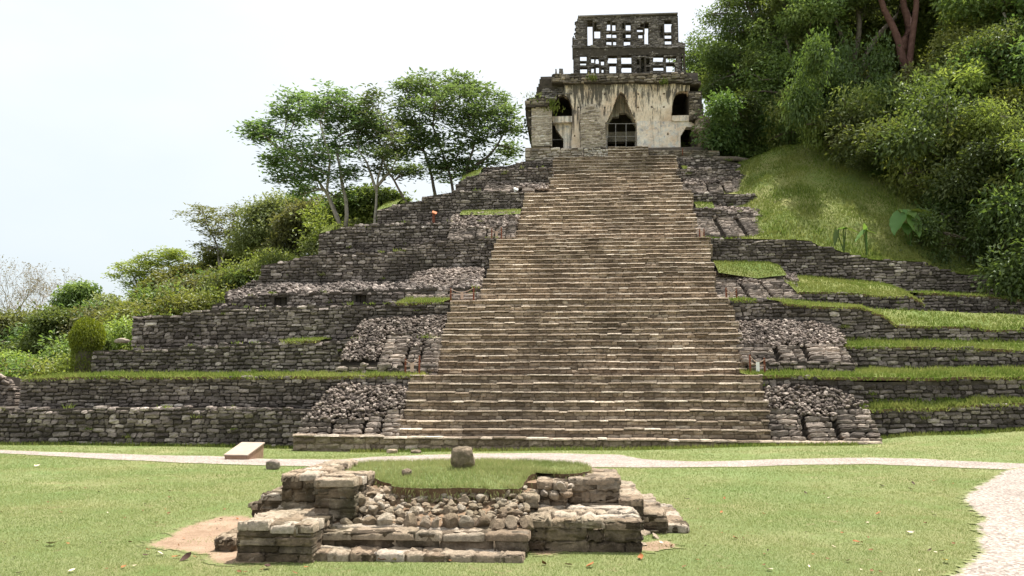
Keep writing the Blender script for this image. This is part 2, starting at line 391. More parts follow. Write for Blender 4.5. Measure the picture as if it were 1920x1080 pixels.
def wall(mb, y, top, base, rng, ch=.12, cw=.26, thick=1.2, core=True, mask=None, batter=0.0, prot=.025, smat=0, cmat=1, rough=1.0, n=3, light=0.0, res=.15, gap=.9, wob=.35, dropout=0.0, cin=.07, up=.17, ups=.26, rot=.05, rnd=.26, hv=.32):
    """a wall of single stones on the plane y; top and base are photo polylines, mask(px,py) cuts openings"""
    tx, tz = line(top, y); bx, bz = line(base, y)
    x0, x1 = max(tx[0], bx[0]), min(tx[-1], bx[-1])
    ztop = lambda x: np.interp(x, tx, tz); zbot = lambda x: np.interp(x, bx, bz)
    zlo, zhi = bz.min(), tz.max(); zref = zlo
    cx, cz, ww, hh = [], [], [], []
    z = zlo-.02; r = 0
    while z < zhi+.02:
        h = ch*rng.uniform(.7, 1.35); x = x0-rng.uniform(0, cw)*.0
        while x < x1:
            w = cw*np.exp(rng.normal(0, .42)); w = min(max(w, cw*.35), cw*2.3)
            if x+w > x1: w = max(x1-x, cw*.3)
            cx.append(x+w/2); cz.append(z+h/2+wob*ch*math.sin(x*1.7+r*.9)*.5+rng.normal(0, .09)*ch); ww.append(w); hh.append(h*rng.uniform(1-hv, 1+hv*.8)); x += w
        z += h; r += 1
    cx, cz, ww, hh = map(np.array, (cx, cz, ww, hh))
    keep = (cz+hh*.35 < ztop(cx)+rng.normal(0, .25, len(cx))*ch) & (cz+hh*.45 > zbot(cx))
    if dropout: keep &= rng.rand(len(cx)) > dropout
    yy = y+batter*(cz-zref)
    if mask is not None:
        for sx, sz in ((0, 0), (-.38, -.3), (.38, -.3), (-.38, .3), (.38, .3)): keep &= mask(*proj(cx+sx*ww, yy, cz+sz*hh))
    cx, cz, ww, hh, yy = (q[keep] for q in (cx, cz, ww, hh, yy))
    k = len(cx)
    if k:
        O = np.stack([cx, yy-rng.uniform(-.4, 1.0, k)*prot, cz], 1)
        S = np.array([1., 0, 0]); Tt = np.array([0, batter, 1.]); Tt /= np.linalg.norm(Tt); N = np.array([0, -1., batter]); N /= np.linalg.norm(N)
        t = np.stack([np.clip(rng.beta(1.7, 2.3, k)+light, 0, 1), rng.rand(k), rng.rand(k)], 1)
        stones(mb, O, S, Tt, N, ww*gap, hh*gap, np.full(k, .3 if mask is None else .2), rng, smat, t, n, rough, rnd, up=up, ups=ups, rot=rot)
    if core:
        xs = np.arange(x0+.03, x1, res); B = []
        for x in xs:
            xe = min(x+res, x1-.03); xm = (x+xe)/2
            if mask is None:
                zt = float(ztop(xm))-.05
                B.append((x, xe, y+cin+batter*0, y+thick, zlo-.4, zt))
            else:
                zs = np.arange(float(zbot(xm)), float(ztop(xm))-.04, res*.6)
                if not len(zs): continue
                mk = mask(*proj(np.full(len(zs), xm), y+cin+batter*(zs-zref), zs+res*.3)); st = None
                for i in range(len(zs)+1):
                    on = i < len(zs) and mk[i]
                    if on and st is None: st = zs[i]
                    if not on and st is not None:
                        ze = zs[i-1]+res*.6; zm_ = (st+ze)/2
                        B.append((x, xe, y+cin+batter*(zm_-zref), y+cin+batter*(zm_-zref)+thick, st, ze)); st = None
        mb.boxes(B, cmat)

def sheet(mb, X, Y, Z, mat=0):
    n, m = X.shape
    V = np.stack([X, Y, Z], -1).reshape(-1, 3)
    i, j = np.meshgrid(np.arange(n-1), np.arange(m-1), indexing='ij')
    F = np.stack([i*m+j, (i+1)*m+j, (i+1)*m+j+1, i*m+j+1], -1).reshape(-1, 4)
    mb.add(V, F, mat)
def blades(mb, P, hgt, wid, rng, mat=0, lean=.6, shift=0.0):
    k = len(P)
    th = rng.uniform(0, 6.28, k); ph = rng.uniform(0, 6.28, k)
    h = np.asarray(hgt)*rng.uniform(.5, 1.3, k); w = wid*rng.uniform(.6, 1.3, k); ln = h*lean*rng.uniform(.1, 1.2, k)
    s = np.stack([np.cos(th), np.sin(th), 0*th], 1)*w[:, None]/2
    tip = P+np.stack([np.cos(ph)*ln, np.sin(ph)*ln, h], 1)
    V = np.stack([P-s, P+s, tip], 1).reshape(-1, 3)
    F = np.arange(3*k).reshape(-1, 3)
    t = np.clip(rng.beta(2, 2.4, k)+shift, 0, 1)
    mb.add(V, F, mat, np.repeat(np.stack([t, rng.rand(k), rng.rand(k)], 1), 3, 0))
def vnoise(x, y, f=1.0, seed=0):
    r = R(seed); o = 0*x
    for i in range(5):
        a = r.uniform(0, 6.28); k = f*r.uniform(.5, 1.8)
        o = o+np.sin((x*math.cos(a)+y*math.sin(a))*k+r.uniform(0, 6.28)+.8*np.sin((y*math.cos(a)-x*math.sin(a))*k*.7+i))
    return o/5
# ------------------------------------------------------------------ ground
GX = np.array([-60, -14, -6.4, 0, 7.7, 10.8, 15, 22, 60.]); GY = np.array([-30, 11, 18, 24.2, 26.4, 40.])
GZ = np.array([[0]*9, [0]*9, [-.03, -.03, -.05, -.03, .03, .10, .18, .25, .3], [-.10, -.10, -.17, -.10, .08, .26, .42, .5, .6],
               [-.08, -.08, -.12, 0, .1, .36, .58, .7, .8], [-.2, -.1, -.1, 0, .2, .4, .6, .8, .8]])
def bil(X, Y, gx, gy, gz, sm=True):
    X = np.clip(X, gx[0], gx[-1]-1e-6); Y = np.clip(Y, gy[0], gy[-1]-1e-6)
    i = np.searchsorted(gx, X, 'right')-1; j = np.searchsorted(gy, Y, 'right')-1
    a = (X-gx[i])/(gx[i+1]-gx[i]); b = (Y-gy[j])/(gy[j+1]-gy[j])
    if sm: a = a*a*(3-2*a); b = b*b*(3-2*b)
    return (gz[j, i]*(1-a)+gz[j, i+1]*a)*(1-b)+(gz[j+1, i]*(1-a)+gz[j+1, i+1]*a)*b
def ground(x, y):
    x = np.asarray(x, float); y = np.asarray(y, float)
    return bil(x, y, GX, GY, GZ)+.018*vnoise(x, y, 1.6, 5)*np.clip((y-3)/6, 0, 1)
def gpt(px, py, dz=0.0):
    z = 0.0
    for _ in range(12):
        p = atz(px, py, z); z = float(ground(p[0], p[1]))+dz
    return atz(px, py, z)

xs = np.unique(np.concatenate([np.linspace(-600, -40, 12), np.linspace(-40, 40, 321), np.linspace(40, 600, 12)]))
ys = np.unique(np.concatenate([np.linspace(-60, 2, 8), np.linspace(2, 40, 153), np.linspace(40, 900, 14)]))
X, Y = np.meshgrid(xs, ys, indexing='ij'); mb = MB(); sheet(mb, X, Y, ground(X, Y)); tag(mb.obj('ground', M['lawn'], smooth=True), kind='structure')

def resample(P, n, jit=0.0, seed=0):
    P = np.asarray(P, float); L = np.concatenate([[0], np.cumsum(np.linalg.norm(np.diff(P[:, :2], axis=0), axis=1))])
    s = np.linspace(0, L[-1], n); Q = np.stack([np.interp(s, L, P[:, k]) for k in range(P.shape[1])], 1)
    if jit:
        r = R(seed); e = r.normal(0, jit, (n, 2)); e = (e+np.roll(e, 1, 0)+np.roll(e, -1, 0))/2
        Q[:, :2] += e
    return Q
def ruled(mb, A, B, k, dz, zf=ground):
    t = np.linspace(0, 1, k)
    X = A[:, None, 0]*(1-t)+B[:, None, 0]*t; Y = A[:, None, 1]*(1-t)+B[:, None, 1]*t
    sheet(mb, X, Y, zf(X, Y)+dz)
P_UP = [(-260, 838), (0, 844), (130, 848.5), (259, 853), (415, 856), (502, 861), (640, 862), (700, 857), (820, 853), (900, 850.5), (1040, 850), (1163, 853), (1210, 862), (1300, 866), (1442, 862), (1646, 858.5), (1728, 860), (1809, 865), (1920, 870), (2300, 874)]
P_LO = [(-260, 843), (0, 850.5), (181, 861), (330, 868), (480, 873), (573, 875), (660, 876), (760, 876), (900, 876), (1160, 877), (1300, 877), (1463, 874), (1626, 871), (1789, 877.5), (1890, 881), (1960, 886), (2300, 893)]
P_IN = [(1930, 876), (1890, 881), (1842, 905), (1808, 926), (1811, 950), (1836, 970), (1832, 1007), (1832, 1031), (1806, 1064), (1770, 1120), (1700, 1250)]
path_poly = P_UP+P_LO[::-1]; path_in = P_IN+[(3400, 1250), (3400, 876)]
DIRT = [(262, 1022), (300, 1000), (330, 985), (372, 973), (420, 966), (452, 962), (560, 975), (560, 1046), (520, 1056), (470, 1056), (420, 1062), (360, 1052), (310, 1040)]
def patch(mb, poly, dz, seed, amp=.25, res=.05, blur=6):
    """irregular bare patch with a ragged, fingered rim"""
    P = np.array([gpt(*p) for p in poly]); x0, y0 = P[:, :2].min(0)-.5; x1, y1 = P[:, :2].max(0)+.5
    xs = np.arange(x0, x1, res); ys = np.arange(y0, y1, res); X, Y = np.meshgrid(xs, ys, indexing='ij'); Z = ground(X, Y)+dz
    xc, yc = X[:-1, :-1]+res/2, Y[:-1, :-1]+res/2; q = R(seed).rand(*xc.shape)
    wx = xc+amp*vnoise(xc*2, yc*2, 1.8, seed)+amp*.5*vnoise(xc*6, yc*6, 1.8, seed+1); wy = yc+amp*vnoise(xc*2, yc*2, 1.8, seed+2)+amp*.5*vnoise(xc*6, yc*6, 1.8, seed+3)
    mk = inpoly(wx+(q-.5)*.12, wy, [tuple(p[:2]) for p in P]); n, m = X.shape; ix = np.arange(n*m).reshape(n, m)
    s_ = np.pad(mk.astype(float), 1, mode='edge'); s_[0] = s_[-1] = 0
    sm = (s_[:-1, :-1]+s_[1:, :-1]+s_[:-1, 1:]+s_[1:, 1:])/4
    for q_ in range(blur):
        pz = np.pad(sm, 1, mode='edge'); sm = (pz[:-2, 1:-1]+pz[2:, 1:-1]+pz[1:-1, :-2]+pz[1:-1, 2:]+sm)/5
    tt = np.stack([sm.ravel()]*3, 1)
    F = np.stack([ix[:-1, :-1][mk], ix[1:, :-1][mk], ix[1:, 1:][mk], ix[:-1, 1:][mk]], -1); mb.add(np.stack([X, Y, Z], -1).reshape(-1, 3), F, 0, tt)
mb = MB(); patch(mb, [p for p in path_poly], .010, 15, .07, .06, 9); patch(mb, P_IN+[(3400, 1250), (3400, 876)], .014, 16, .1, .05, 16)
tag(mb.obj('path', M['gravel'], smooth=True), kind='structure')
mb = MB(); patch(mb, DIRT, .006, 7, .22, .05, 26)
patch(mb, [(985, 1030), (1010, 1022), (1060, 1026), (1040, 1040), (1000, 1046)], .007, 9, .06)
patch(mb, [(1170, 1024), (1250, 1010), (1275, 1028), (1210, 1040)], .008, 10, .06)
tag(mb.obj('dirt', M['dirt'], smooth=True), kind='structure')

# ------------------------------------------------------------------ the stepped pyramid
pyramid = empty('stepped_pyramid', (0.6, 24.2, 0), 'tall grey stone stepped pyramid with a broad central stairway and ruined terraces', 'pyramid')
def ux(px, py, y): return at(px, py, y)[0]
FL = []   # flights: y0,z0,y1,z1,n, left px bottom/top, right px bottom/top
z_pl = at(1100, 821.5, 24.25)[2]; z1 = at(1100, 703, 26.0)[2]; z2 = at(1100, 561, 30.4)[2]; z3 = at(1135, 446, 36.8)[2]; z4 = at(1140, 358.5, 43.3)[2]; z5 = at(1152, 293, 48.6)[2]
FL.append((24.55, z_pl, 26.0, z1, 7, (747, 818), (775, 704), (1449, 828), (1424, 701)))
FL.append((27.8, z1, 30.4, z2, 12, (818, 698), (848, 563), (1404, 698), (1370, 558)))
FL.append((32.6, z2, 36.8, z3, 14, (899, 556), (932, 447), (1345, 556), (1329, 446)))
FL.append((38.7, z3, 43.3, z4, 13, (966, 444), (986, 361), (1309, 444), (1298, 357)))
FL.append((45.3, z4, 48.6, z5, 12, (1027, 355), (1040, 293), (1281, 355), (1268, 293)))

def step(x0, x1, y, z0, z1, run, rng, parent, sl=0.0, courses=2, lay=1.0):
    """one stair step: risers in small coursed stones under a row of tread slabs whose worn edges stand proud. sl tilts it along x"""
    mb = MB(); H = z1-z0; slab = H*rng.uniform(.16, .21) if H < .4 else .06
    S = np.array([1., 0, 0]); U = np.array([0, 0, 1.]); N = np.array([0, -1., 0])
    zz = z0-.02
    for c in range(courses):
        h = (H-slab+.02)/courses; x = x0; cs = []
        while x < x1-.05:
            w = min(rng.uniform(.14, .46), x1-x); cs.append((x+w/2, w)); x += w
        cs = np.array(cs); k = len(cs)
        O = np.stack([cs[:, 0], y+.045-rng.uniform(0, .03, k), zz+h/2+sl*(cs[:, 0]-x0)], 1)
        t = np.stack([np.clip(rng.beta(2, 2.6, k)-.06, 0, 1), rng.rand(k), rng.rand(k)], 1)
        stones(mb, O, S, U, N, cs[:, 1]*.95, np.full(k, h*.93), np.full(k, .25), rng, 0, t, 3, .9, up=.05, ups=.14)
        zz += h
    x = x0; cs = []
    while x < x1-.05:
        w = min(rng.uniform(.25, .8), x1-x); cs.append((x+w/2, w)); x += w
    cs = np.array(cs); k = len(cs); dz = rng.normal(0, .009, k)
    dz += .022*vnoise(cs[:, 0]*.9, 0*cs[:, 0]+z1*1.7, 1.3, 77); O = np.stack([cs[:, 0], y-.0-rng.uniform(0, .022, k)+.015*vnoise(cs[:, 0]*.8, 0*cs[:, 0]+z1*2.3, 1.2, 78), z1-slab/2+dz+sl*(cs[:, 0]-x0)], 1)
    ok = rng.rand(k) > .012; O, cs, k = O[ok], cs[ok], int(ok.sum())
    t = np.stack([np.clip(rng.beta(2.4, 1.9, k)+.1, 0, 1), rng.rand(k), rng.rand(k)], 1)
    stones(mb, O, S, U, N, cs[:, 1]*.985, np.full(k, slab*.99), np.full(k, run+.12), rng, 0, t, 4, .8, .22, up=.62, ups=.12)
    xm = np.arange(x0, x1, .8)
    mb.boxes([(a, min(a+.8, x1), y+.09, y+run+.6, z0-.3, z1-.035+sl*(a-x0)+min(0, sl*.8)) for a in xm], 1)
    return mb.obj('step', [M['stair'], M['mortar_tan']], parent)

rg = R(11)
for fi, (y0, za, y1, zb, n, lb, lt, rb, rt) in enumerate(FL):
    fl = bpy.data.objects.new('stair_flight', None); COL.objects.link(fl); fl.location = (0.6, y0, za); fl.parent = pyramid; fl.matrix_parent_inverse = parent_inv(pyramid)
    bpy.context.view_layer.update()
    run = (y1-y0)/(n-1) if n > 1 else .3
    hs = rg.uniform(.88, 1.12, n); hs = hs/hs.sum()*(zb-za); z = za
    xl0, xl1 = ux(*lb, y0), ux(*lt, y1); xr0, xr1 = ux(*rb, y0), ux(*rt, y1)
    if fi == 0:
        zl_, zr_ = at(548, 815, 24.2)[2], at(1657, 828.5, 24.2)[2]; xa_, xb_ = ux(548, 830, 24.2), ux(1657, 829, 24.2)
        step(xa_, xb_, 24.2, zl_-.62, zl_, .5, rg, fl, sl=(zr_-zl_)/(xb_-xa_), courses=3)
    for i in range(n):
        f = i/(n-1); last = i == n-1
        step(xl0+(xl1-xl0)*f-rg.uniform(0, .12), xr0+(xr1-xr0)*f+rg.uniform(-.05, .12), y0+run*i, z, z+hs[i], run if not last else 2.0, rg, fl, sl=rg.normal(0, .0006), courses=2 if hs[i] > .2 else 1)
        z += hs[i]
# small steps at the doorway of the temple
fl = bpy.data.objects.new('stair_flight', None); COL.objects.link(fl); fl.parent = pyramid; fl.matrix_parent_inverse = parent_inv(pyramid)
zt0, zt1 = at(1178, 292, 48.9)[2], at(1178, 276, 50.0)[2]
for i in range(3):
    y = 49.0+.42*i; step(ux(1140, 285, y), ux(1216, 285, y), y, zt0+(zt1-zt0)*i/3, zt0+(zt1-zt0)*(i+1)/3, .42, rg, fl, courses=1)

# terrace walls: depth, top polyline, base polyline (photo pixels), core depth
WL = {}
def terrace(key, y, top, base, thick, seed, **kw):
    mb = MB(); wall(mb, y, top, base, R(seed), thick=thick, **kw)
    WL[key] = (y, top, base)
    return mb.obj('terrace_wall', [M[kw.pop('mat', 'wall')] if 'mat' in kw else M['wall'], M['mortar']], pyramid)
YB = 50.0
terrace('L1', 25.3, [(-330, 763), (0, 766), (120, 764), (200, 761), (330, 763), (470, 762), (600, 766)], [(-330, 842), (0, 838), (600, 838)], YB-25.3, 21)
terrace('L2', 26.1, [(33, 709), (180, 706), (330, 707), (560, 705), (776, 704.5)], [(33, 772), (776, 772)], YB-26.1, 22, rough=.9)
terrace('L3', 29.0, [(169, 655), (240, 654), (380, 646), (500, 641), (660, 634), (815, 632)], [(169, 704), (815, 704)], YB-29.0, 23)
terrace('L4', 30.5, [(244, 590), (300, 588), (330, 591), (375, 580), (450, 577), (520, 573), (620, 571), (720, 569), (848, 564)], [(244, 662), (848, 655)], YB-30.5, 24)
L5h = [[(513, 557), (538, 557), (538, 572.5), (513, 572.5)], [(665, 552), (685, 552), (685, 567), (665, 567)]]
terrace('L5', 33.2, [(395, 570), (430, 566), (470, 553), (505, 549), (600, 548), (700, 545), (762, 541), (830, 540), (900, 540)], [(395, 590), (900, 585)], 3.4, 25, res=.09, mask=lambda px, py: ~np.any([inpoly(px, py, h) for h in L5h], axis=0))
terrace('L6', 36.9, [(420, 548), (450, 536), (490, 521), (491, 495), (540, 487), (565, 479), (600, 474), (740, 472), (760, 462), (800, 452), (830, 448), (934, 445)], [(420, 560), (934, 545)], YB-36.9, 26)
terrace('L7', 40.2, [(596, 437), (640, 425), (700, 417), (780, 417), (840, 415), (966, 413)], [(596, 478), (966, 470)], YB-40.2, 27, ch=.13)
terrace('L8', 43.4, [(706, 394), (726, 387), (760, 378), (792, 374), (793, 367), (855, 357), (987, 357)], [(706, 425), (987, 425)], YB-43.4, 28, ch=.13)
terrace('L9', 46.9, [(853, 346), (862, 338), (876, 331), (916, 319), (985, 314), (1038, 312)], [(853, 372), (1038, 372)], YB-46.9, 29, ch=.14)
terrace('L10', 48.7, [(905, 312), (940, 312), (985, 300), (1043, 297)], [(905, 328), (1043, 325)], 3.5, 30, ch=.14)
terrace('R1', 25.7, [(1500, 775), (1648, 769), (1760, 765), (1850, 758), (1920, 755), (2300, 750)], [(1500, 815), (1655, 808), (1920, 798), (2300, 790)], 1.2, 31)
terrace('R2', 26.2, [(1424, 703), (1470, 706), (1500, 702), (1530, 703), (1570, 711), (1640, 714), (1740, 712), (1920, 710), (2300, 708)], [(1424, 772), (2300, 762)], 1.6, 32)
terrace('R3', 29.0, [(1370, 640), (1500, 645), (1600, 650), (1700, 650), (1800, 651), (1920, 657), (2300, 658)], [(1370, 703), (2300, 703)], 1.6, 33)
terrace('R4', 30.5, [(1369, 564), (1440, 563), (1462, 564), (1475, 569), (1522, 574), (1612, 576), (1627, 580), (1640, 587), (1657, 591), (1668, 600), (1676, 609), (1760, 612), (1828, 611), (1857, 618), (1920, 619), (2300, 625)], [(1369, 655), (1580, 645), (2300, 652)], 1.2, 34)
terrace('R5', 33.2, [(1490, 547), (1600, 548), (1639, 553), (1668, 556), (1705, 554), (1722, 563), (1732, 571)], [(1490, 572), (1732, 590)], 1.0, 35)
terrace('R5b', 34.6, [(1722, 549), (1760, 550), (1805, 553), (1860, 555), (1920, 562), (2250, 574)], [(1722, 592), (2250, 606)], 1.0, 36)
terrace('R6', 36.9, [(1327, 446), (1400, 446), (1522, 449), (1525, 459), (1560, 462), (1575, 470), (1602, 477), (1640, 486), (1670, 486), (1740, 490), (1755, 502), (1805, 513), (1857, 515), (1885, 524), (1920, 530), (2200, 560)], [(1327, 530), (1490, 532), (1620, 540), (1712, 556), (1920, 562), (2200, 590)], 1.0, 37)
terrace('R7', 41.2, [(1300, 386), (1446, 402), (1450, 446)], [(1300, 450), (1450, 450)], 3.0, 38)
terrace('R8', 43.4, [(1296, 358), (1418, 363), (1436, 386), (1440, 404)], [(1296, 415), (1440, 415)], 3.5, 39, ch=.13)
terrace('R9', 46.9, [(1268, 315), (1330, 312), (1380, 318), (1405, 330), (1409, 345), (1410, 362)], [(1268, 366), (1410, 368)], 3.0, 40, ch=.14)
terrace('R10', 48.7, [(1264, 294), (1345, 296), (1385, 304), (1402, 318)], [(1264, 325), (1402, 327)], 3.0, 41, ch=.14)
# inner mass under the stairs and right-hand flank
mb = MB()
for fi, (y0, za, y1, zb, n, lb, lt, rb, rt) in enumerate(FL):
    mb.box(ux(*lt, y1)+.1-(.5 if fi < 4 else 0), ux(*rt, y1)-.1+(.4 if fi < 4 else 0), y1+.4, YB, -.5, zb-.06)
    mb.box(ux(*rt, y1)-.5, ux(*rt, y1)+1.2, y1+.8, YB, -.5, zb-.2)
mb.obj('inner_mass', M['mortar'], pyramid)

# sloping panels beside the flights: plinth course, three coursed piers, rubble spilling over them
def panel(y0, y1, base_l, base_r, top, piers, hp, seed, plinth=None, turf=None, rub=.11, pil_gap=.0, recess=.42, dens=1.0):
    """base_l/base_r: photo px of the lower corners at depth y0; top: polyline of the upper rim at depth y1; piers: list of (a,b) fractions; hp: pier height fraction(s)"""
    rng = R(seed); A = at(*base_l, y0); B = at(*base_r, y0); tx, tz = line(top, y1)
    xl, xr = A[0], B[0]; zb = (A[2]+B[2])/2; H = tz.max()-zb
    slope = (y1-y0)/H
    S = np.array([1., 0, 0]); Tt = np.array([0, slope, 1.]); Tt /= np.linalg.norm(Tt); N = np.cross(S, Tt); N = -N if N[1] > 0 else N
    mb = MB()
    hps = hp if hasattr(hp, '__len__') else [hp]*len(piers)
    for (a, b), hf in zip(piers, hps):
        z = zb
        while z < zb+H*hf:
            h = rng.uniform(.11, .17); x = xl+(xr-xl)*a; xe = xl+(xr-xl)*b; cs = []
            while x < xe-.06:
                w = min(rng.uniform(.22, .62), xe-x); cs.append((x+w/2, w)); x += w
            cs = np.array(cs); k = len(cs)
            if k:
                O = np.stack([cs[:, 0], y0+slope*(z+h/2-zb)-rng.uniform(0, .05, k), z+h/2+0*cs[:, 0]], 1)
                Nn = np.array([0, -1., .35]); Nn /= np.linalg.norm(Nn); Tn = np.array([0, .35, 1.]); Tn /= np.linalg.norm(Tn)
                stones(mb, O, S, Tn, Nn, cs[:, 1]*.97, np.full(k, h*1.0), np.full(k, .4), rng, 0, None, 4, 1.0, .3)
            z += h
    # slopes inside the panel
    B_ = []
    for i in range(24):
        x0_, x1_ = xl+(xr-xl)*(i+.0)/24, xl+(xr-xl)*(i+1)/24; zt = np.interp((x0_+x1_)/2, tx, tz, left=-9, right=-9)
        if zt < -8: zt = zb+H*.45*(1)
        for j in range(8):
            z0_, z1_ = zb+H*j/8, zb+H*(j+1)/8
            if z1_ > zt+.05: continue
            B_.append((x0_, x1_, y0+slope*(z0_-zb)+recess*1.0, y1+.4, z0_-.3, z1_-.1))
    mb.boxes(B_, 1)
    if plinth:
        wall(mb, y0-.12, plinth[0], plinth[1], rng, ch=.14, cw=.3, thick=.5, smat=0, cmat=1)
    o = mb.obj('sloping_panel', [M['panel'], M['mortar']], pyramid)
    # loose rubble
    mr = MB(); nrub = int(dens*(xr-xl)*H*slope*1.45/(rub*rub*1.0)); P = []; sz = []
    lx = np.interp
    for q in range(nrub):
        f = rng.uniform(0, 1)**.9; z = zb+H*f
        # the heap narrows from the base line to the upper rim
        xa = xl+(tx[0]-xl)*max(0, (f-.25)/.75); xb = xr+(tx[-1]-xr)*max(0, (f-.25)/.75)
        x = rng.uniform(xa, xb); zt = np.interp(x, tx, tz, left=-99, right=-99) if tx[0] <= x <= tx[-1] else zb+H*.85
        zmax = min(zt, zb+H)
        fx = (x-xl)/(xr-xl); top_here = 0
        for (a, b), hf in zip(piers, hps):
            if a-.005 <= fx <= b+.005: top_here = hf
        if f < top_here+.02 or z > zmax: continue
        if top_here == 0 and (f < .12 or (piers[0][0] < fx < piers[-1][1] and f < .92*min(hps))): continue
        P.append((x, y0+slope*(z-zb)-rng.uniform(-.02, .12), z+rng.uniform(-.05, .04))); sz.append(rub*rng.uniform(.6, 1.35))
    rocks(mr, np.array(P), np.array(sz), rng)
    r_ = tag(mr.obj('rubble_fill', M['rubble'], o), kind='stuff')
    return o
bpy.context.view_layer.update()
# left of flight 1 (base on the plinth), right of flight 1
panel(24.32, 26.0, (553, 818), (747, 824), [(625, 722), (660, 719), (700, 723), (735, 722), (765, 728)], [(0, .32), (.345, .63), (.66, .795), (.82, 1)], [.30, .30, .40, .5], 51, rub=.072)
panel(24.32, 26.0, (1449, 829), (1657, 829), [(1431, 727), (1470, 724), (1510, 723), (1545, 726), (1580, 738), (1612, 754)], [(0, .31), (.355, .595), (.65, 1)], [.56, .43, .57], 52, rub=.072)
panel(27.75, 30.3, (632, 684), (820, 690), [(682, 602), (705, 598), (760, 598), (810, 594), (840, 592)], [(.40, .66), (.68, .80), (.82, 1)], [.62, .35, .6], 53, rub=.072, plinth=([(627, 682), (700, 681), (820, 684)], [(627, 702), (820, 702)]))
panel(27.75, 30.3, (1393, 679), (1602, 679), [(1378, 604), (1420, 601), (1480, 601), (1530, 606), (1560, 620), (1575, 635)], [(0, .32), (.37, .59), (.64, 1)], [.40, .38, .40], 54, rub=.072, plinth=([(1405, 678), (1500, 677), (1605, 677)], [(1405, 700), (1605, 698)]))
panel(32.55, 36.6, (755, 562), (899, 562), [(780, 515), (810, 507), (850, 503), (885, 503), (908, 503)], [(0, .38), (.40, .62), (.63, .74), (.76, 1)], [.42, .42, .85, .5], 55, rub=.09)
panel(32.55, 36.6, (1347, 560), (1512, 566), [(1339, 508), (1400, 508), (1450, 510), (1490, 520)], [(0, .36), (.40, .63), (.66, 1)], [.78, .6, .8], 56, rub=.09)
panel(38.65, 41.4, (838, 446), (966, 446), [(850, 404), (880, 401), (930, 400), (975, 399)], [(0, .40), (.41, .56), (.58, .68), (.70, .85), (.86, 1)], [.34, .34, .8, .34, .75], 57, rub=.11, recess=.15)
panel(38.65, 42.9, (1309, 441), (1450, 445), [(1303, 389), (1340, 388), (1400, 392), (1430, 402)], [(0, .32), (.38, .63), (.69, 1)], [.76, .72, .62], 58, rub=.11)
panel(45.3, 47.6, (905, 359), (1027, 357), [(920, 344), (960, 342), (1028, 339)], [(.0, .55), (.6, .8)], [.6, .3], 59, rub=.11, dens=.8)
panel(45.3, 47.6, (1282, 359), (1405, 362), [(1284, 326), (1330, 325), (1370, 328), (1398, 340)], [(0, .38), (.4, .62), (.65, 1)], [.35, .4, .62], 60, rub=.11)
# ruined rubble slope between the niche wall and the wall above it
mr = MB(); rng = R(63); P = []; sz = []
for q in range(1700):
    f = rng.rand(); px = rng.uniform(430, 900); y = 33.4+3.4*f
    zl, zh = np.interp(px, [430, 505, 762, 900], [564, 550, 543, 540]), np.interp(px, [430, 491, 600, 740, 900], [549, 536, 532, 530, 522])
    p0, p1 = at(px, zl, 33.4), at(px, zh, 36.8)
    P.append(p0*(1-f)+p1*f+np.array([0, 0, rng.uniform(-.06, .06)+.1*math.sin(px*.05)*math.sin(f*3.1)])); sz.append(rng.uniform(.07, .17))
P = np.array(P); rocks(mr, P, np.array(sz), rng, 2)
for i in range(47):
    p0, p1 = at(430+10*i, np.interp(430+10*i, [430, 505, 762, 900], [564, 550, 543, 540]), 33.4), at(430+10*i, np.interp(430+10*i, [430, 491, 600, 740, 900], [549, 536, 532, 530, 522]), 36.8)
    for j in range(6): mr.box(p0[0]-.12, p0[0]+.14, 33.5+3.3*j/6, 37.1, p0[2]-1, p0[2]+(p1[2]-p0[2])*j/6-.06, 1)
o = tag(mr.obj('rubble_slope', [M['rubble'], M['mortar'], M['wall']], pyramid), kind='stuff')

# ------------------------------------------------------------------ turf on the ledges (sheet + blades)
def ledge(yA, topA, yB, baseB, x_lo, x_hi, seed, n=4200, h=.11, mat='ledge', bm='blade_ledge', lift=0.0, bulge=.0, front_drop=0.0):
    rng = R(seed); ax, az = line(topA, yA); bx, bz = line(baseB, yB)
    x0, x1 = x_lo, x_hi
    xs = np.linspace(x0, x1, max(8, int((x1-x0)/.22))); t = np.linspace(0, 1, 9)
    Xs = np.repeat(xs[:, None], 9, 1); Y = yA+.06+(yB-yA-.0)*t[None]+0*Xs
    Y[:, 0] -= .04+.06*vnoise(xs*3, xs*0, 1.3, seed)
    Zf = lambda x, tt: np.interp(x, ax, az)*(1-tt)+np.interp(x, bx, bz)*tt+bulge*np.sin(np.pi*tt)+.035*vnoise(x, tt*3, 2.0, seed)
    Z = Zf(Xs, t[None]+0*Xs)+lift; Z[:, 0] -= front_drop
    mb = MB(); sheet(mb, Xs, Y, Z, 0)
    sheet(mb, Xs[:, :2], np.stack([Y[:, 0], Y[:, 0]+.03], 1), np.stack([Z[:, 0], Z[:, 0]-.10], 1), 2)
    k = n; x = rng.uniform(x0, x1, k); tt = rng.uniform(0, 1, k)**1.4
    P = np.stack([x, yA+.05+(yB-yA)*tt, Zf(x, tt)+lift-.01], 1)
    keep = vnoise(x, tt*4, 2.2, seed+1)+rng.normal(0, .5, k) > -.55; P = P[keep]
    hv = h*(1+.6*vnoise(P[:, 0]*2, P[:, 1]*2, 2.5, seed+2)); blades(mb, P, hv, .035, rng, 1)
    kf = int((x1-x0)*55); x = rng.uniform(x0, x1, kf); kf = len(x); Pf = np.stack([x, yA+.0+0*x-rng.uniform(0, .08, kf), Zf(x, 0*x)+lift-front_drop-rng.uniform(0, .12, kf)], 1); blades(mb, Pf, .13, .035, rng, 1, 1.6)
    return tag(mb.obj('grass', [M[mat], M[bm], M['earth']]), kind='stuff')
top = {k: v[1] for k, v in WL.items()}
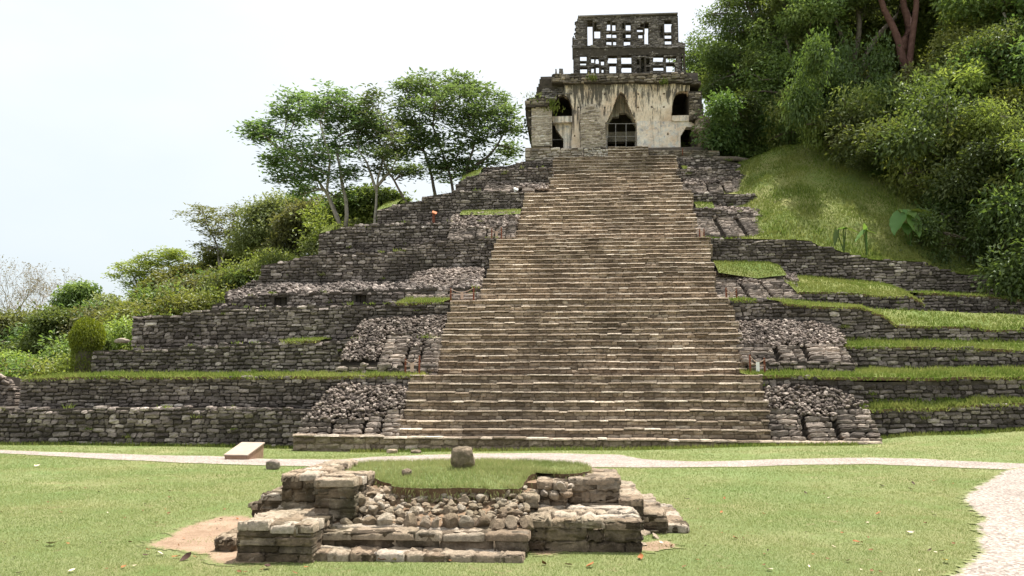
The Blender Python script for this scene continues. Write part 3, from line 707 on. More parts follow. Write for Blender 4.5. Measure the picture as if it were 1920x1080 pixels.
up = lambda pts, d: [(a, b-d) for a, b in pts]
ledge(26.1, top['L2'], 29.0, up([(33, 699), (169, 699), (815, 699)], 0), at(165, 700, 26.1)[0], at(800, 700, 27)[0], 71, n=9000, h=.12)
ledge(26.1, top['L2'], 33.0, [(-60, 690), (165, 692)], at(40, 705, 26.1)[0], at(168, 700, 26.1)[0]+.05, 72, n=3000)
ledge(30.5, top['L4'], 32.6, [(700, 561), (850, 560)], at(742, 566, 30.5)[0], at(832, 566, 30.5)[0], 73, n=1500, h=.12)
ledge(29.0, top['L3'], 30.5, up([(500, 636), (700, 632)], 0), at(528, 640, 29)[0], at(600, 637, 29)[0], 74, n=700, h=.1)
ledge(26.2, [(1424, 704), (1500, 703), (1600, 707), (1690, 708), (1920, 706), (2300, 704)], 29.0, [(1400, 697), (1600, 693), (1920, 690), (2300, 688)], at(1424, 703, 26.2)[0]-.3, at(2250, 703, 26.2)[0], 75, n=16000, h=.13, bulge=.04)
ledge(25.7, up(top['R1'], 1), 26.25, [(1600, 752), (1700, 750), (1920, 746), (2300, 742)], at(1618, 765, 25.7)[0], at(2250, 760, 25.7)[0], 76, n=7000, h=.14)
ledge(29.0, top['R3'], 30.5, [(1560, 637), (1650, 636), (1920, 640), (2300, 641)], at(1577, 645, 29.0)[0], at(2230, 645, 29)[0], 77, n=8000, h=.13)
ledge(30.5, up(top['R4'], 0), 32.5, [(1369, 560), (1460, 560), (1600, 572), (1640, 579), (1920, 590), (2300, 600)], at(1462, 566, 30.5)[0], at(2230, 600, 30.5)[0], 78, n=11000, h=.1)
ledge(30.5, [(1369, 564), (1480, 564)], 32.5, [(1369, 561), (1480, 561)], at(1372, 566, 30.5)[0], at(1420, 566, 30.5)[0], 79, n=900, h=.1)
ledge(33.2, top['R5'], 36.9, [(1490, 515), (1530, 519), (1620, 527), (1690, 537), (1735, 556)], at(1494, 550, 33.2)[0], at(1733, 565, 33.2)[0], 80, n=9000, h=.1, mat='hill', bulge=.1)
ledge(34.6, top['R5b'], 36.9, [(1722, 545), (1920, 556), (2250, 570)], at(1722, 550, 34.6)[0], at(2200, 560, 34.6)[0], 81, n=3000, h=.1, mat='hill')
mb = MB(); rng = R(97)
for k_, (y_, tp_, bs_) in WL.items():
    ax, az = line(tp_, y_); bx, bz = line(bs_, y_)
    for q in range(int((ax[-1]-ax[0])*1.1)):
        x = rng.uniform(ax[0], ax[-1]); f = 1.0 if rng.rand() < .6 else rng.rand(); z = np.interp(x, bx, bz)*(1-f)+np.interp(x, ax, az)*f
        n = rng.randint(6, 26); blades(mb, np.array([x, y_-.03, z-.02])+rng.normal(0, 1, (n, 3))*np.array([.09, .05, .015]), rng.uniform(.06, .17), .03, rng, 0, .9)
tag(mb.obj('weeds', M['blade_ledge']), kind='stuff')
# turf caps on the panels
def cap(y0, y1, lo, hi, seed, n=2600, h=.1):
    rng = R(seed); lx, lz = line(lo, y0); hx, hz = line(hi, y1); x0, x1 = max(lx[0], hx[0]), min(lx[-1], hx[-1])
    xs = np.linspace(x0, x1, 30); t = np.linspace(0, 1, 8)
    zf = lambda x, tt: np.interp(x, lx, lz)*(1-tt)+np.interp(x, hx, hz)*tt+.12*np.sin(np.pi*tt)
    X = np.repeat(xs[:, None], 8, 1); T_ = t[None]+0*X; mb = MB(); sheet(mb, X, y0+(y1-y0)*T_, zf(X, T_)-.02, 0)
    x = rng.uniform(x0, x1, n); tt = rng.rand(n); blades(mb, np.stack([x, y0+(y1-y0)*tt, zf(x, tt)-.03], 1), h, .035, rng, 1)
    return tag(mb.obj('grass', [M['ledge'], M['blade_ledge']]), kind='stuff')
cap(35.1, 36.8, [(1334, 508), (1380, 515), (1420, 521), (1450, 517), (1475, 515)], [(1334, 490), (1400, 489), (1440, 491), (1475, 507)], 82)
cap(40.9, 42.2, [(862, 402), (930, 402), (978, 400)], [(862, 400), (880, 397), (930, 396), (978, 394)], 83, 1500, .09)
cap(42.4, 43.3, [(1300, 389), (1340, 389)], [(1300, 381), (1340, 384)], 84, 300, .14)
cap(47.0, 48.4, [(1276, 321), (1294, 321)], [(1276, 313), (1294, 315)], 85, 200, .12)
cap(43.6, 46.5, [(706, 394), (762, 378)], [(706, 390), (762, 372)], 86, 300, .12)
cap(47.1, 48.5, [(864, 340), (905, 324)], [(864, 336), (905, 316)], 87, 500, .12)
cap(40.4, 42.5, [(600, 436), (642, 426)], [(600, 432), (642, 422)], 88, 400, .12)

# ------------------------------------------------------------------ grassy hill on the right, rising ground behind
HX = np.array([2, 5, 10, 15, 20, 26, 34, 60.]); HY = np.array([36.9, 40, 44, 48.5, 56, 80, 140.])
HZ = np.array([[7.9, 8.1, 8.1, 7.3, 6.3, 6.0, 6.0, 6], [9.2, 9.6, 10, 9.9, 9.3, 9.2, 9.5, 10], [11, 11.6, 12.4, 13.3, 13.4, 13.8, 14.2, 15],
               [13, 14.2, 15.0, 16.3, 17, 17.5, 18, 20], [13, 14.2, 15.2, 17, 19, 20, 21, 23], [8, 9, 10, 13, 16, 18, 20, 22], [2, 2, 2, 3, 3, 4, 4, 4]])
r6x, r6z = line(WL['R6'][1], 36.9)
def hill(x, y):
    x = np.asarray(x, float); y = np.asarray(y, float); b = np.clip((y-36.9)/2.6, 0, 1); b = b*b*(3-2*b)
    xe = np.interp(y, [36.9, 38.7, 43.4, 46.9, 48.7, 51, 56, 57], [r6x[0]-5, at(1449, 445, 38.7)[0], at(1438, 404, 43.4)[0], at(1408, 360, 46.9)[0], at(1400, 320, 48.7)[0], 6, 6, 0])
    return (hill0(x, y)-.75*np.clip((xe+.5-x)/1.6, 0, 1))*b+(np.interp(x, r6x, r6z)-.03)*(1-b)
def hill0(x, y): return bil(np.asarray(x, float), np.asarray(y, float), HX, HY, HZ, False)+.13*vnoise(np.asarray(x, float), np.asarray(y, float), .9, 33)+.06*vnoise(np.asarray(x, float), np.asarray(y, float), 2.6, 34)
xs = np.linspace(2, 60, 150); ys = np.concatenate([np.linspace(36.95, 56, 80), np.linspace(57, 140, 30)])
X, Y = np.meshgrid(xs, ys, indexing='ij'); xl_ = np.interp(Y, [36.9, 38.7, 43.4, 46.9, 48.7, 51, 56, 57], [at(1335, 446, 36.9)[0], at(1449, 445, 38.7)[0]-1.6, at(1438, 404, 43.4)[0]-1.8, at(1408, 360, 46.9)[0]-1.8, at(1400, 320, 48.7)[0]-1.6, at(1350, 290, 51)[0], at(1350, 290, 56)[0], 2]); X = xl_+(X-2)/58*(60-xl_); mb = MB(); sheet(mb, X, Y, hill(X, Y)); tag(mb.obj('hill', M['hill'], smooth=True), kind='structure')
rng = R(91); k = 110000; x = rng.uniform(6, 24, k); y = 37.1+13*rng.rand(k)**1.3
mb = MB(); xl_ = np.interp(y, [36.9, 38.7, 43.4, 46.9, 48.7, 56], [at(1335, 446, 36.9)[0], at(1449, 445, 38.7)[0], at(1438, 404, 43.4)[0], at(1408, 360, 46.9)[0], at(1400, 320, 48.7)[0], 10]); keep = (vnoise(x, y, 1.2, 92)+rng.normal(0, .5, k) > -.5) & (x > xl_-1.2); x, y = x[keep], y[keep]
blades(mb, np.stack([x, y, hill(x, y)-.02], 1), .13*(1+.8*np.clip(vnoise(x, y, 2.6, 95), -.6, 1)), .05, rng, 0); tag(mb.obj('grass', M['blade_ledge']), kind='stuff')
KX = np.array([-120, -60, -30, -20, -12, -4, 4.]); KY = np.array([36, 44, 52, 62, 80, 140.])
KZ = np.array([[0, 0, .3, 1, 2, 2, 2], [0, 0, 1, 3, 5, 6, 6], [0, 1, 2, 5, 9, 11, 11.], [0, 1, 3, 6, 9.5, 12, 12], [0, 1, 2, 4, 6, 8, 8], [-.3]*7])
def back(x, y): return bil(np.asarray(x, float), np.asarray(y, float), KX, KY, KZ)
xs = np.linspace(-120, 4, 80); ys = np.linspace(36, 140, 60)
X, Y = np.meshgrid(xs, ys, indexing='ij'); mb = MB(); sheet(mb, X, Y, back(X, Y)-.05); tag(mb.obj('hill', M['hill'], smooth=True), kind='structure')
# ------------------------------------------------------------------ altar platform in front
altar = empty('altar_platform', (0, 9.5, 0), 'low ruined stone altar platform with grass on top, standing in the lawn before the pyramid', 'altar')
UX, UZ, NY = np.array([1., 0, 0]), np.array([0, 0, 1.]), np.array([0, -1., 0])
def block(name, x0, x1, y0, y1, z0, z1, seed, ch=.11, cw=.3, parent=None, top_cw=.34, tilt=0.0, light=0.0, top=True, sides='LR', rough=.85):
    rng = R(seed); mb = MB(); parent = parent or altar
    def face(length, origin, S, N, base_off=0):
        z = z0
        while z < z1-.03:
            h = min(ch*rng.uniform(.75, 1.3), z1-z)
            if z1-(z+h) < ch*.45: h = z1-z
            s = 0; cs = []
            while s < length-.04:
                w = min(cw*np.exp(rng.normal(0, .4)), length-s)
                if length-s-w < .1: w = length-s
                cs.append((s+w/2, w)); s += w
            cs = np.array(cs); k = len(cs)
            O = origin+cs[:, :1]*S+np.array([0, 0, z+h/2])+N*rng.uniform(-.012, .02, (k, 1))
            O[:, 2] += tilt*(O[:, 0]-x0)
            t = np.stack([np.clip(rng.beta(2.2, 2.2, k)+light, 0, 1), rng.rand(k)+.4, rng.rand(k)], 1)  # extra lichen tone on upright faces, shade put into their colour
            stones(mb, O, S, UZ, N, cs[:, 1]*.99, np.full(k, h*.985), np.full(k, .16), rng, 0, t, 8, rough*.85, .12, up=.06, ups=.1, drop=.12, rot=.015)
            z += h
    face(x1-x0, np.array([x0, y0, 0]), UX, NY)
    if 'L' in sides: face(y1-y0, np.array([x0, y1, 0]), np.array([0, -1., 0]), np.array([-1., 0, 0]))
    if 'R' in sides: face(y1-y0, np.array([x1, y0, 0]), np.array([0, 1., 0]), np.array([1., 0, 0]))
    if 'B' in sides: face(x1-x0, np.array([x1, y1, 0]), -UX, np.array([0, 1., 0]))
    if top:
        y = y0-.012
        while y < y1-.03:
            d = min(rng.uniform(.16, .34), y1-y)
            if y1-y-d < .09: d = y1-y
            x = x0-.012; cs = []
            while x < x1-.03:
                w = min(top_cw*np.exp(rng.normal(0, .35)), x1+.012-x)
                if x1-x-w < .1: w = x1+.012-x
                cs.append((x+w/2, w)); x += w
            cs = np.array(cs); k = len(cs)
            O = np.stack([cs[:, 0], np.full(k, y+d/2), z1+rng.normal(.004, .007, k)+tilt*(cs[:, 0]-x0)], 1)
            t = np.stack([np.clip(rng.beta(2.6, 1.8, k)+.12+light, 0, 1), rng.rand(k)*.8-.95, rng.rand(k)], 1)  # tops clean of lichen and paler, sunlight partly put into the colour
            stones(mb, O, UX, np.array([0, 1., 0]), UZ, cs[:, 1]*.99, np.full(k, d*.985), np.full(k, .08), rng, 0, t, 8, rough*.6, .1, drop=.06, rot=.03)
            y += d
    mb.box(x0+.04, x1-.04, y0+.04, y1-.03, z0-.2, z1-.035+min(0, tilt*(x1-x0)), 1)
    return mb.obj(name, [M['altar'], M['mortar_tan']], parent, smooth=True)
def X0(px, py, z): return atz(px, py, z)[0]
# lower left and right blocks
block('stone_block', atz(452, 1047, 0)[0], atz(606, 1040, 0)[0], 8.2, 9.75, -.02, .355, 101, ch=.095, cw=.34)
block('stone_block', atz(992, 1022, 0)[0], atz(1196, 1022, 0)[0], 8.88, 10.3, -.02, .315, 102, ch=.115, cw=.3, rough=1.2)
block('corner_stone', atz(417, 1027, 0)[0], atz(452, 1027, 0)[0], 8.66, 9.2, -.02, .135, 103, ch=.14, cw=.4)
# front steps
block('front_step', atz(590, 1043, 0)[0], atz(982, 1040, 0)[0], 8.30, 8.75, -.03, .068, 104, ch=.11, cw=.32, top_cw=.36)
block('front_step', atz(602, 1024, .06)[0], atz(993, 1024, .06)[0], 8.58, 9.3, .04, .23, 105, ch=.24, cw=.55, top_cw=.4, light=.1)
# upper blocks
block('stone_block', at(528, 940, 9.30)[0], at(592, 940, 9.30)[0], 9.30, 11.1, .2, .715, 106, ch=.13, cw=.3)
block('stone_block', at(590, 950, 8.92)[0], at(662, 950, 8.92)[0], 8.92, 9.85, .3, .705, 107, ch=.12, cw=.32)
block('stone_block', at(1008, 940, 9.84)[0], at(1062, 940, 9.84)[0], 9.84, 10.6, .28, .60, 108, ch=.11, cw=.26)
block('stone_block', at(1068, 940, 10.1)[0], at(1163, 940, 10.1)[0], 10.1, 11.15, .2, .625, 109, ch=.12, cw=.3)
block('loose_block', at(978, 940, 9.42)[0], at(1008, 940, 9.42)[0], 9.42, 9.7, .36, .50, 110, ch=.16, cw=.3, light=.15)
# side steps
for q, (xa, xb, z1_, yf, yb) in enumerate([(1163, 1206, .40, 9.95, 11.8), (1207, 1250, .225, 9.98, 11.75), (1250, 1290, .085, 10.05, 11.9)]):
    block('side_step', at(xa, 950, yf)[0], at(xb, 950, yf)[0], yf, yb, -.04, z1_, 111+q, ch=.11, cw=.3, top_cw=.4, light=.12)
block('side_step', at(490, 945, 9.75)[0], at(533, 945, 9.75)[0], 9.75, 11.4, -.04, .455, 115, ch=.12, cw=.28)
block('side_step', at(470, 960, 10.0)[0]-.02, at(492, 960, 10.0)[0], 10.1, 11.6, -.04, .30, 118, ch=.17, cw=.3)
mb = MB(); mb.box(at(540, 900, 9.5)[0], at(985, 900, 9.8)[0], 9.78, 11.1, -.1, .5); mb.box(at(970, 900, 9.6)[0], at(1060, 900, 10.1)[0], 9.9, 11.1, -.1, .585); mb.box(at(606, 950, 9)[0], at(990, 950, 9)[0], 9.1, 9.8, -.1, .26)
mb.obj('inner_fill', M['earth'], altar)
# loose flat stones by the right corner
mb = MB(); rng = R(120)
mb2 = [(1205, 1000, .16), (1222, 996, .13), (1196, 988, .07), (1200, 1020, .1), (1230, 1006, .1), (1275, 978, .06)]
for a, b, s in mb2:
    mb = MB(); rocks(mb, np.array([gpt(a, b, .015)]), np.array([s*.8]), rng, 0, IC3, .28, .06, np.array([[.75, -.6, .5]])); mb.obj('edge_stone', M['altar'], altar, smooth=False)
# broken core: a row of stones on the second step and the rubble slope behind it
mb = MB(); rng = R(121); P = []; sz = []
x = at(640, 980, 8.86)[0]; xe = at(986, 980, 8.86)[0]
while x < xe:
    w = rng.uniform(.1, .2); P.append((x+w/2, 8.87+rng.uniform(-.015, .03), .27+rng.uniform(0, .012))); sz.append(w*.56); x += w*.97
rocks(mb, np.array(P), np.array(sz), rng, 0, IC3, .95, .05, np.stack([np.clip(rng.beta(2, 2, len(P))+.1, 0, 1), rng.rand(len(P))-.6, rng.rand(len(P))], 1))
P = []; sz = []
for q in range(380):
    f = rng.rand(); px = rng.uniform(640-10*f, 990-0*f); y = 8.95+.72*f
    e = abs(px-830)/170
    z = .262+.27*f+.10*max(0, e-.55)*f+rng.uniform(-.03, .022)
    P.append((at(px, 950, y)[0], y, z)); sz.append(rng.uniform(.022, .06)*(1.4 if rng.rand() < .22 else 1))
for q in range(46):     # heap against the left block
    px = rng.uniform(648, 715); f = rng.rand(); y = 9.0+.6*f
    P.append((at(px, 940, y)[0], y, .36+.24*f*(1-(px-648)/90)+rng.uniform(-.03, .05))); sz.append(rng.uniform(.05, .11))
for q in range(60):     # stones packed under the right end of the turf
    px = rng.uniform(985, 1074); y = rng.uniform(9.75, 10.25); P.append((at(px, 900, y)[0], y, .5+rng.uniform(-.05, .06))); sz.append(rng.uniform(.03, .075))
for q in range(70):     # and along its left end
    px = rng.uniform(640, 720); y = rng.uniform(9.3, 9.75); P.append((at(px, 900, y)[0], y, .53+rng.uniform(-.05, .06)-.1*(px-640)/80)); sz.append(rng.uniform(.03, .07))
rocks(mb, np.array(P), np.array(sz), rng, 0, IC3, .62, .05, np.stack([np.clip(rng.beta(2.2, 1.6, len(P))+.15, 0, 1), rng.rand(len(P))*1.1-.95, rng.rand(len(P))], 1))
xs = np.linspace(at(640, 950, 9)[0]-.05, at(986, 950, 9)[0]+.02, 50); ts = np.linspace(0, 1, 12); Xs, T_ = np.meshgrid(xs, ts, indexing='ij')
sheet(mb, Xs, 8.88+1.0*T_, .24+.30*T_+.03*vnoise(Xs*4, T_*5, 2, 3), 1)
tag(mb.obj('rubble_fill', [M['altar'], M['earth']], altar), kind='stuff')
# turf on the altar with its broken, overhanging front lip
CAPPOLY = [(626, 880), (650, 872), (690, 867), (800, 865), (900, 864), (1000, 866), (1060, 868), (1098, 874), (1104, 884), (1078, 888), (1050, 889), (1008, 895), (975, 905), (940, 911), (880, 914), (800, 916), (740, 912), (720, 905), (690, 893), (650, 888)]
def capz(x, y): return .565+.095*np.clip((y-9.4)/1.5, 0, 1)+.02*vnoise(x*2, y*2, 1.7, 44)+.05*np.exp(-((x-.1)/1.5)**2)*np.clip((y-9.5)/.6, 0, 1)
def apt(px, py):
    z = .6
    for _ in range(10):
        p = atz(px, py, z); z = float(capz(p[0], p[1]))
    return atz(px, py, z)
Pc = resample([apt(*p) for p in CAPPOLY+[CAPPOLY[0]]], 150, .022, 5); c = Pc.mean(0); t = np.linspace(0, 1, 14)
X = c[0]+(Pc[:, None, 0]-c[0])*t; Y = c[1]+(Pc[:, None, 1]-c[1])*t; Z = capz(X, Y)
rim = np.stack([X[:, -1], Y[:, -1], Z[:, -1]], 1)
mb = MB(); sheet(mb, X, Y, Z, 0)
low = rim+np.array([0, .04, -.075]); low2 = rim+np.array([0, .06, -.27])
sheet(mb, np.stack([rim[:, 0], low[:, 0], low2[:, 0]], 1), np.stack([rim[:, 1], low[:, 1], low2[:, 1]], 1), np.stack([rim[:, 2], low[:, 2], low2[:, 2]], 1), 2)
rng = R(131); k = 26000; i = rng.randint(0, 149, k); s = np.sqrt(rng.rand(k)); s = np.where(rng.rand(k) < .18, rng.uniform(.94, 1.0, k), s)
fr = rng.rand(k); px_, py_ = c[0]+(Pc[i, 0]*(1-fr)+Pc[i+1, 0]*fr-c[0])*s, c[1]+(Pc[i, 1]*(1-fr)+Pc[i+1, 1]*fr-c[1])*s
blades(mb, np.stack([px_, py_, capz(px_, py_)-.005], 1), .055, .007, rng, 1, .9, .16)
k = 1100; i = rng.randint(0, 149, k); hang = rim[i]+np.stack([rng.normal(0, .02, k), rng.uniform(-.03, .02, k), rng.uniform(-.14, 0, k)], 1)
V = np.stack([hang, hang+np.array([.006, 0, 0]), hang+np.stack([rng.normal(0, .03, k), rng.uniform(-.05, 0, k), -rng.uniform(.03, .1, k)], 1)], 1).reshape(-1, 3)
mb.add(V, np.arange(3*k).reshape(-1, 3), 1, np.repeat(np.stack([rng.uniform(.5, 1, k)]*3, 1), 3, 0))
tag(mb.obj('grass', [M['lawn'], M['blade'], M['earth']]), kind='stuff')

def boulder(name, px, py, w, h, seed, label, zf=None, mat='altar', tall=1.0, cat='stone', sub=None):
    """a single stone: rounded block with facets, base at the photo point"""
    p = (zf or gpt)(px, py); rng = R(seed); V, F = ico(4)
    V = np.sign(V)*np.abs(V)**.62
    for q in range(9):
        nrm = rng.normal(0, 1, 3); nrm /= np.linalg.norm(nrm); lim = rng.uniform(.85, 1.12)
        V = V-np.maximum(V@nrm-lim, 0)[:, None]*nrm
    V = V*(1+.045*vnoise(V[:, 0]*3+V[:, 2]*2, V[:, 1]*3+V[:, 2], 1.6, seed)[:, None]+.035*vnoise(V[:, 0]*7, V[:, 1]*7+V[:, 2]*6, 1.5, seed+1)[:, None]+.02*vnoise(V[:, 0]*17, V[:, 1]*15+V[:, 2]*16, 1.5, seed+2)[:, None])
    V = V/np.abs(V).max(0)
    V = V*np.array([w/2, w*.42, h/2*1.08])+np.array([0, 0, h/2*.92])
    mb = MB(); mb.add(V+np.array(p), F, 0, np.array([.62, .42, .5])); return tag(mb.obj(name, M[mat], smooth=True), label, cat)
boulder('upright_stone', 868, 879, .31, .285, 201, 'squarish upright stone standing on the grass top of the altar', apt)
boulder('stone', 762, 892, .13, .09, 202, 'small rough stone half sunk in the grass on the altar top', apt)
boulder('stone', 512, 880, .30, .215, 203, 'rounded grey stone on the lawn at the edge of the gravel path', None, 'panel')
boulder('stone', 481, 951, .24, .085, 204, 'low pale stone lying in the grass against the left side of the altar')
boulder('stone', 473, 1054, .075, .06, 205, 'small pale round stone on the bare ground before the altar corner')
boulder('stone', 485, 1053, .055, .045, 206, 'small red-brown stone beside a pale one at the altar corner', None, 'rubble')
boulder('stone', 1098, 940, .13, .05, 207, 'small reddish flat stone on top of the right altar block', lambda a, b: atz(a, b, .325), 'rubble')
boulder('stone', 735, 850, .32, .12, 208, 'low crumbled stone at the foot of the bottom pyramid step', None)
boulder('stone', 780, 850, .3, .1, 209, 'flat crumbled stone right of another at the foot of the bottom pyramid step', None)

# tilted information slab by the path
p0 = gpt(421, 862); p1 = gpt(465, 862)
mb = MB(); w = .62; x0_, y0_ = p0[0], p0[1]; zg = float(ground(x0_, y0_))
ang = rad(-6); ca, sa = math.cos(ang), math.sin(ang)
def loc(x, y, z): return (x0_+x*ca-y*sa, y0_+x*sa+y*ca, zg+z)
b = [loc(0, 0, -.03), loc(.60, 0, -.03), loc(.60, .85, -.03), loc(0, .85, -.03), loc(-.0, -.0, .10), loc(.60, 0, .10), loc(.60, .85, .335), loc(0, .85, .335)]
mb.add(b, np.array([(0, 3, 2, 1), (0, 1, 5, 4), (1, 2, 6, 5), (2, 3, 7, 6), (3, 0, 4, 7), (4, 5, 6, 7)]))
si = empty('information_slab', (x0_, y0_, zg), 'tilted pale pink slab on a brown wedge plinth beside the gravel path', 'slab')
mb.obj('plinth', M['slab_side'], si)
mb = MB(); b2 = [loc(-.02, -.02, .098), loc(.62, -.02, .098), loc(.62, .87, .345), loc(-.02, .87, .345)]
mb.add([*b2, *[(q[0], q[1], q[2]+.03) for q in b2]], np.array([(0, 3, 2, 1), (0, 1, 5, 4), (1, 2, 6, 5), (2, 3, 7, 6), (3, 0, 4, 7), (4, 5, 6, 7)]))
mb.obj('top_plate', M['slab'], si)

# rope barriers and signs on the landings
def barrier(pA, pB, y, label, h=.62, sign='white', bare=False):
    A, B = at(*pA, y), at(*pB, y)
    e = empty('rope_barrier', A, label, 'barrier')
    for q in (A, B):
        mb = MB(); mb.tube([q-np.array([0, 0, .08]), q+np.array([0, 0, h*.5]), q+np.array([0, 0, h])], [.032, .032, .03], 8); mb.obj('post', M['iron'], e)
    if bare: return e
    mid = (A+B)/2; t = np.linspace(0, 1, 9)
    for zz, sag in ((.9, .14), (.55, .04)):
        pts = A+(B-A)*t[:, None]+np.array([0, -.035, 0])+np.stack([0*t, 0*t, h*zz-sag*np.sin(np.pi*t)], 1)
        mb = MB(); mb.tube(pts, .011, 5); mb.obj('rope', M['rope'], e)
    mb = MB(); mb.box(mid[0]-.055, mid[0]+.055, mid[1]-.065, mid[1]-.05, mid[2]+h*.9-.42, mid[2]+h*.9-.13); mb.obj('tag', M[sign], e)
    return e
barrier((760, 703), (786, 697), 26.7, 'rusty posts with sagging rope and brown tag left of the lowest landing', .52, 'rope')
barrier((1434, 702), (1407, 696), 26.6, 'rusty posts with rope and white tag on the grass beside the right stairs', .52, 'white')
barrier((845, 564), (888, 562), 31.6, 'two thin rusty posts with rope left of the second landing', .5, 'rope')
barrier((1381, 562), (1362, 560), 31.4, 'two rusty posts with rope at the right end of the second landing', .42, 'rope')
barrier((922, 446), (940, 444), 37.8, 'pair of rusty posts before the left panel of the third landing', .45, 'rope')
barrier((1320, 442), (1312, 442), 37.8, 'pair of small rusty posts before the right panel of the third landing', .33, 'rope')
def desk_sign(px, py, y, label, mat, h):
    p = at(px, py, y); e = empty('sign_stand', p, label, 'sign')
    mb = MB(); mb.tube([p-np.array([0, 0, .1]), p+np.array([0, 0, h])], .07, 8); mb.obj('post', M['iron'] if mat == 'orange' else M['white'], e)
    mb = MB(); q = p+np.array([0, 0, h]); d = .13
    b = [q+.62*np.array(v) for v in ((-.14, -.16, -.06), (.22, -.16, -.2), (.22, .2, .02), (-.14, .2, .16))]
    mb.add([*b, *[v+np.array([.02, 0, .04]) for v in b]], np.array([(0, 3, 2, 1), (0, 1, 5, 4), (1, 2, 6, 5), (2, 3, 7, 6), (3, 0, 4, 7), (4, 5, 6, 7)])); mb.obj('panel', M[mat], e)
desk_sign(813, 414, 41.0, 'rusty orange slanted sign on a dark post upon the left terrace', 'orange', .42)
desk_sign(966, 366, 44.0, 'small white slanted sign on a stub post beside the upper stairs', 'white', .34)
# post beside the doorway steps
p = at(1280, 291, 49.3); mb = MB(); mb.tube([p, p+np.array([0, 0, .42])], .03, 6); tag(mb.obj('iron_post', M['iron']), 'single thin iron post right of the temple doorway steps', 'post')

# ------------------------------------------------------------------ temple on the summit
temple = empty('temple', (6, 50.5, at(1160, 278, 50.5)[2]), 'ruined pale plastered stone temple with a tall openwork roof comb on the pyramid summit', 'temple')
tz7 = lambda *pts: [(960+a/4.923, 130+b/4.923) for a, b in pts]
def polymask(inc, exc=()):
    def f(px, py):
        m = np.any([inpoly(px, py, p) for p in inc], axis=0)
        return m & ~np.any([inpoly(px, py, p) for p in exc], axis=0) if len(exc) else m
    return f
def plate(mb, y, mask, bbox, res, thick, vfun=None, mat=0, seed=0, amp=.03):
    """a continuous plaster face with the openings cut out, its reveals and its back"""
    (xa, ya), (xb, yb) = bbox; p0, p1 = at(xa, yb, y), at(xb, ya, y)
    nx, nz = int((p1[0]-p0[0])/res)+1, int((p1[2]-p0[2])/res)+1
    xs = p0[0]+np.arange(nx+1)*res; zs = p0[2]+np.arange(nz+1)*res
    vf = vfun or (lambda z: 0*z)
    Xc, Zc = np.meshgrid(xs[:-1]+res/2, zs[:-1]+res/2, indexing='ij')
    mk = mask(*proj(Xc, y+vf(Zc), Zc))
    X, Z = np.meshgrid(xs, zs, indexing='ij'); rng = R(seed)
    Y = y+vf(Z)+amp*vnoise(X, Z, 1.5, seed)+amp*.35*vnoise(X, Z, 5, seed+1)
    n = (nx+1)*(nz+1); ix = np.arange(n).reshape(nx+1, nz+1)
    V = np.concatenate([np.stack([X, Y, Z], -1).reshape(-1, 3), np.stack([X, Y+thick, Z], -1).reshape(-1, 3)])
    a, b, c, d = ix[:-1, :-1], ix[1:, :-1], ix[1:, 1:], ix[:-1, 1:]
    F = [np.stack([a[mk], b[mk], c[mk], d[mk]], -1), np.stack([d[mk], c[mk], b[mk], a[mk]], -1)+n]
    mp = np.pad(mk, 1); core = mp[1:-1, 1:-1]
    for sh, (e0, e1) in (((0, 1), (a, d)), ((2, 1), (b, c)), ((1, 0), (a, b)), ((1, 2), (d, c))):
        nb = mp[sh[0]:sh[0]+nx, sh[1]:sh[1]+nz]; ed = core & ~nb
        F.append(np.stack([e0[ed], e0[ed]+n, e1[ed]+n, e1[ed]], -1))
    mb.add(V, [f for f in F if len(f)], mat)
ZC = at(1160, 152, 51)[2]
M['plaster'] = plaster_mat('plaster_stained', ZC); M['plaster_dark'] = plaster_mat('plaster_black_stained', ZC+.6, False, .075); M['plaster_low'] = plaster_mat('plaster_lower', ZC, True)
def twall(name, y, inc, exc, seed, thick=.8, mat='temple_stone', core='mortar_pale', **kw):
    xs_ = [p[0] for q in inc for p in q]; ys_ = [p[1] for q in inc for p in q]; mb = MB()
    wall(mb, y, [(min(xs_), min(ys_)), (max(xs_), min(ys_))], [(min(xs_), max(ys_)), (max(xs_), max(ys_))], R(seed), mask=polymask(inc, exc), thick=thick, res=.07, **kw)
    return mb.obj(name, [M[mat], M[core]], temple)
TW = dict(ch=.14, cw=.3, wob=.1, gap=.97, prot=.015, rough=.6, cin=.03)
twall('pier', 50.45, [tz7((178, 335), (360, 335), (372, 420), (370, 707), (182, 707))], [], 301, .9, light=.1, **TW)
twall('broken_side_wall', 50.7, [tz7((120, 340), (180, 340), (185, 705), (170, 600), (140, 500))], [], 302, 4.5, mat='cornice', core='mortar', **TW)
twall('cornice', 50.2, [tz7((118, 300), (140, 268), (200, 258), (335, 262), (345, 300), (330, 338), (180, 345), (122, 345))], [], 303, 1.2, mat='cornice', core='mortar', **TW)
twall('roof_slope', 50.5, [tz7((205, 262), (232, 200), (262, 95), (375, 62), (470, 100), (560, 122), (556, 250), (520, 240), (470, 225), (425, 240), (390, 300), (330, 268))], [], 304, .5, mat='comb', core='mortar', batter=.42, **TW)
twall('cornice', 50.35, [tz7((365, 125), (362, 66), (375, 42), (700, 36), (1000, 34), (1300, 28), (1615, 28), (1650, 75), (1680, 100), (1748, 108), (1750, 138), (1640, 132), (1500, 120), (1300, 126), (1100, 118), (900, 128), (700, 122), (560, 128))], [], 305, 1.4, mat='cornice', core='mortar', ch=.13, cw=.3, wob=.5, gap=.95, prot=.07, rough=1.1)
dots = [[(x+9*math.cos(a), y+10*math.sin(a)) for a in np.arange(0, 6.28, .7)] for x, y in ((857, 228), (857, 352), (1165, 228), (1165, 352), (1290, 346), (1402, 226), (1402, 346), (1440, 597), (577, 615), (612, 352))]
dots = [tz7(*d) for d in dots]
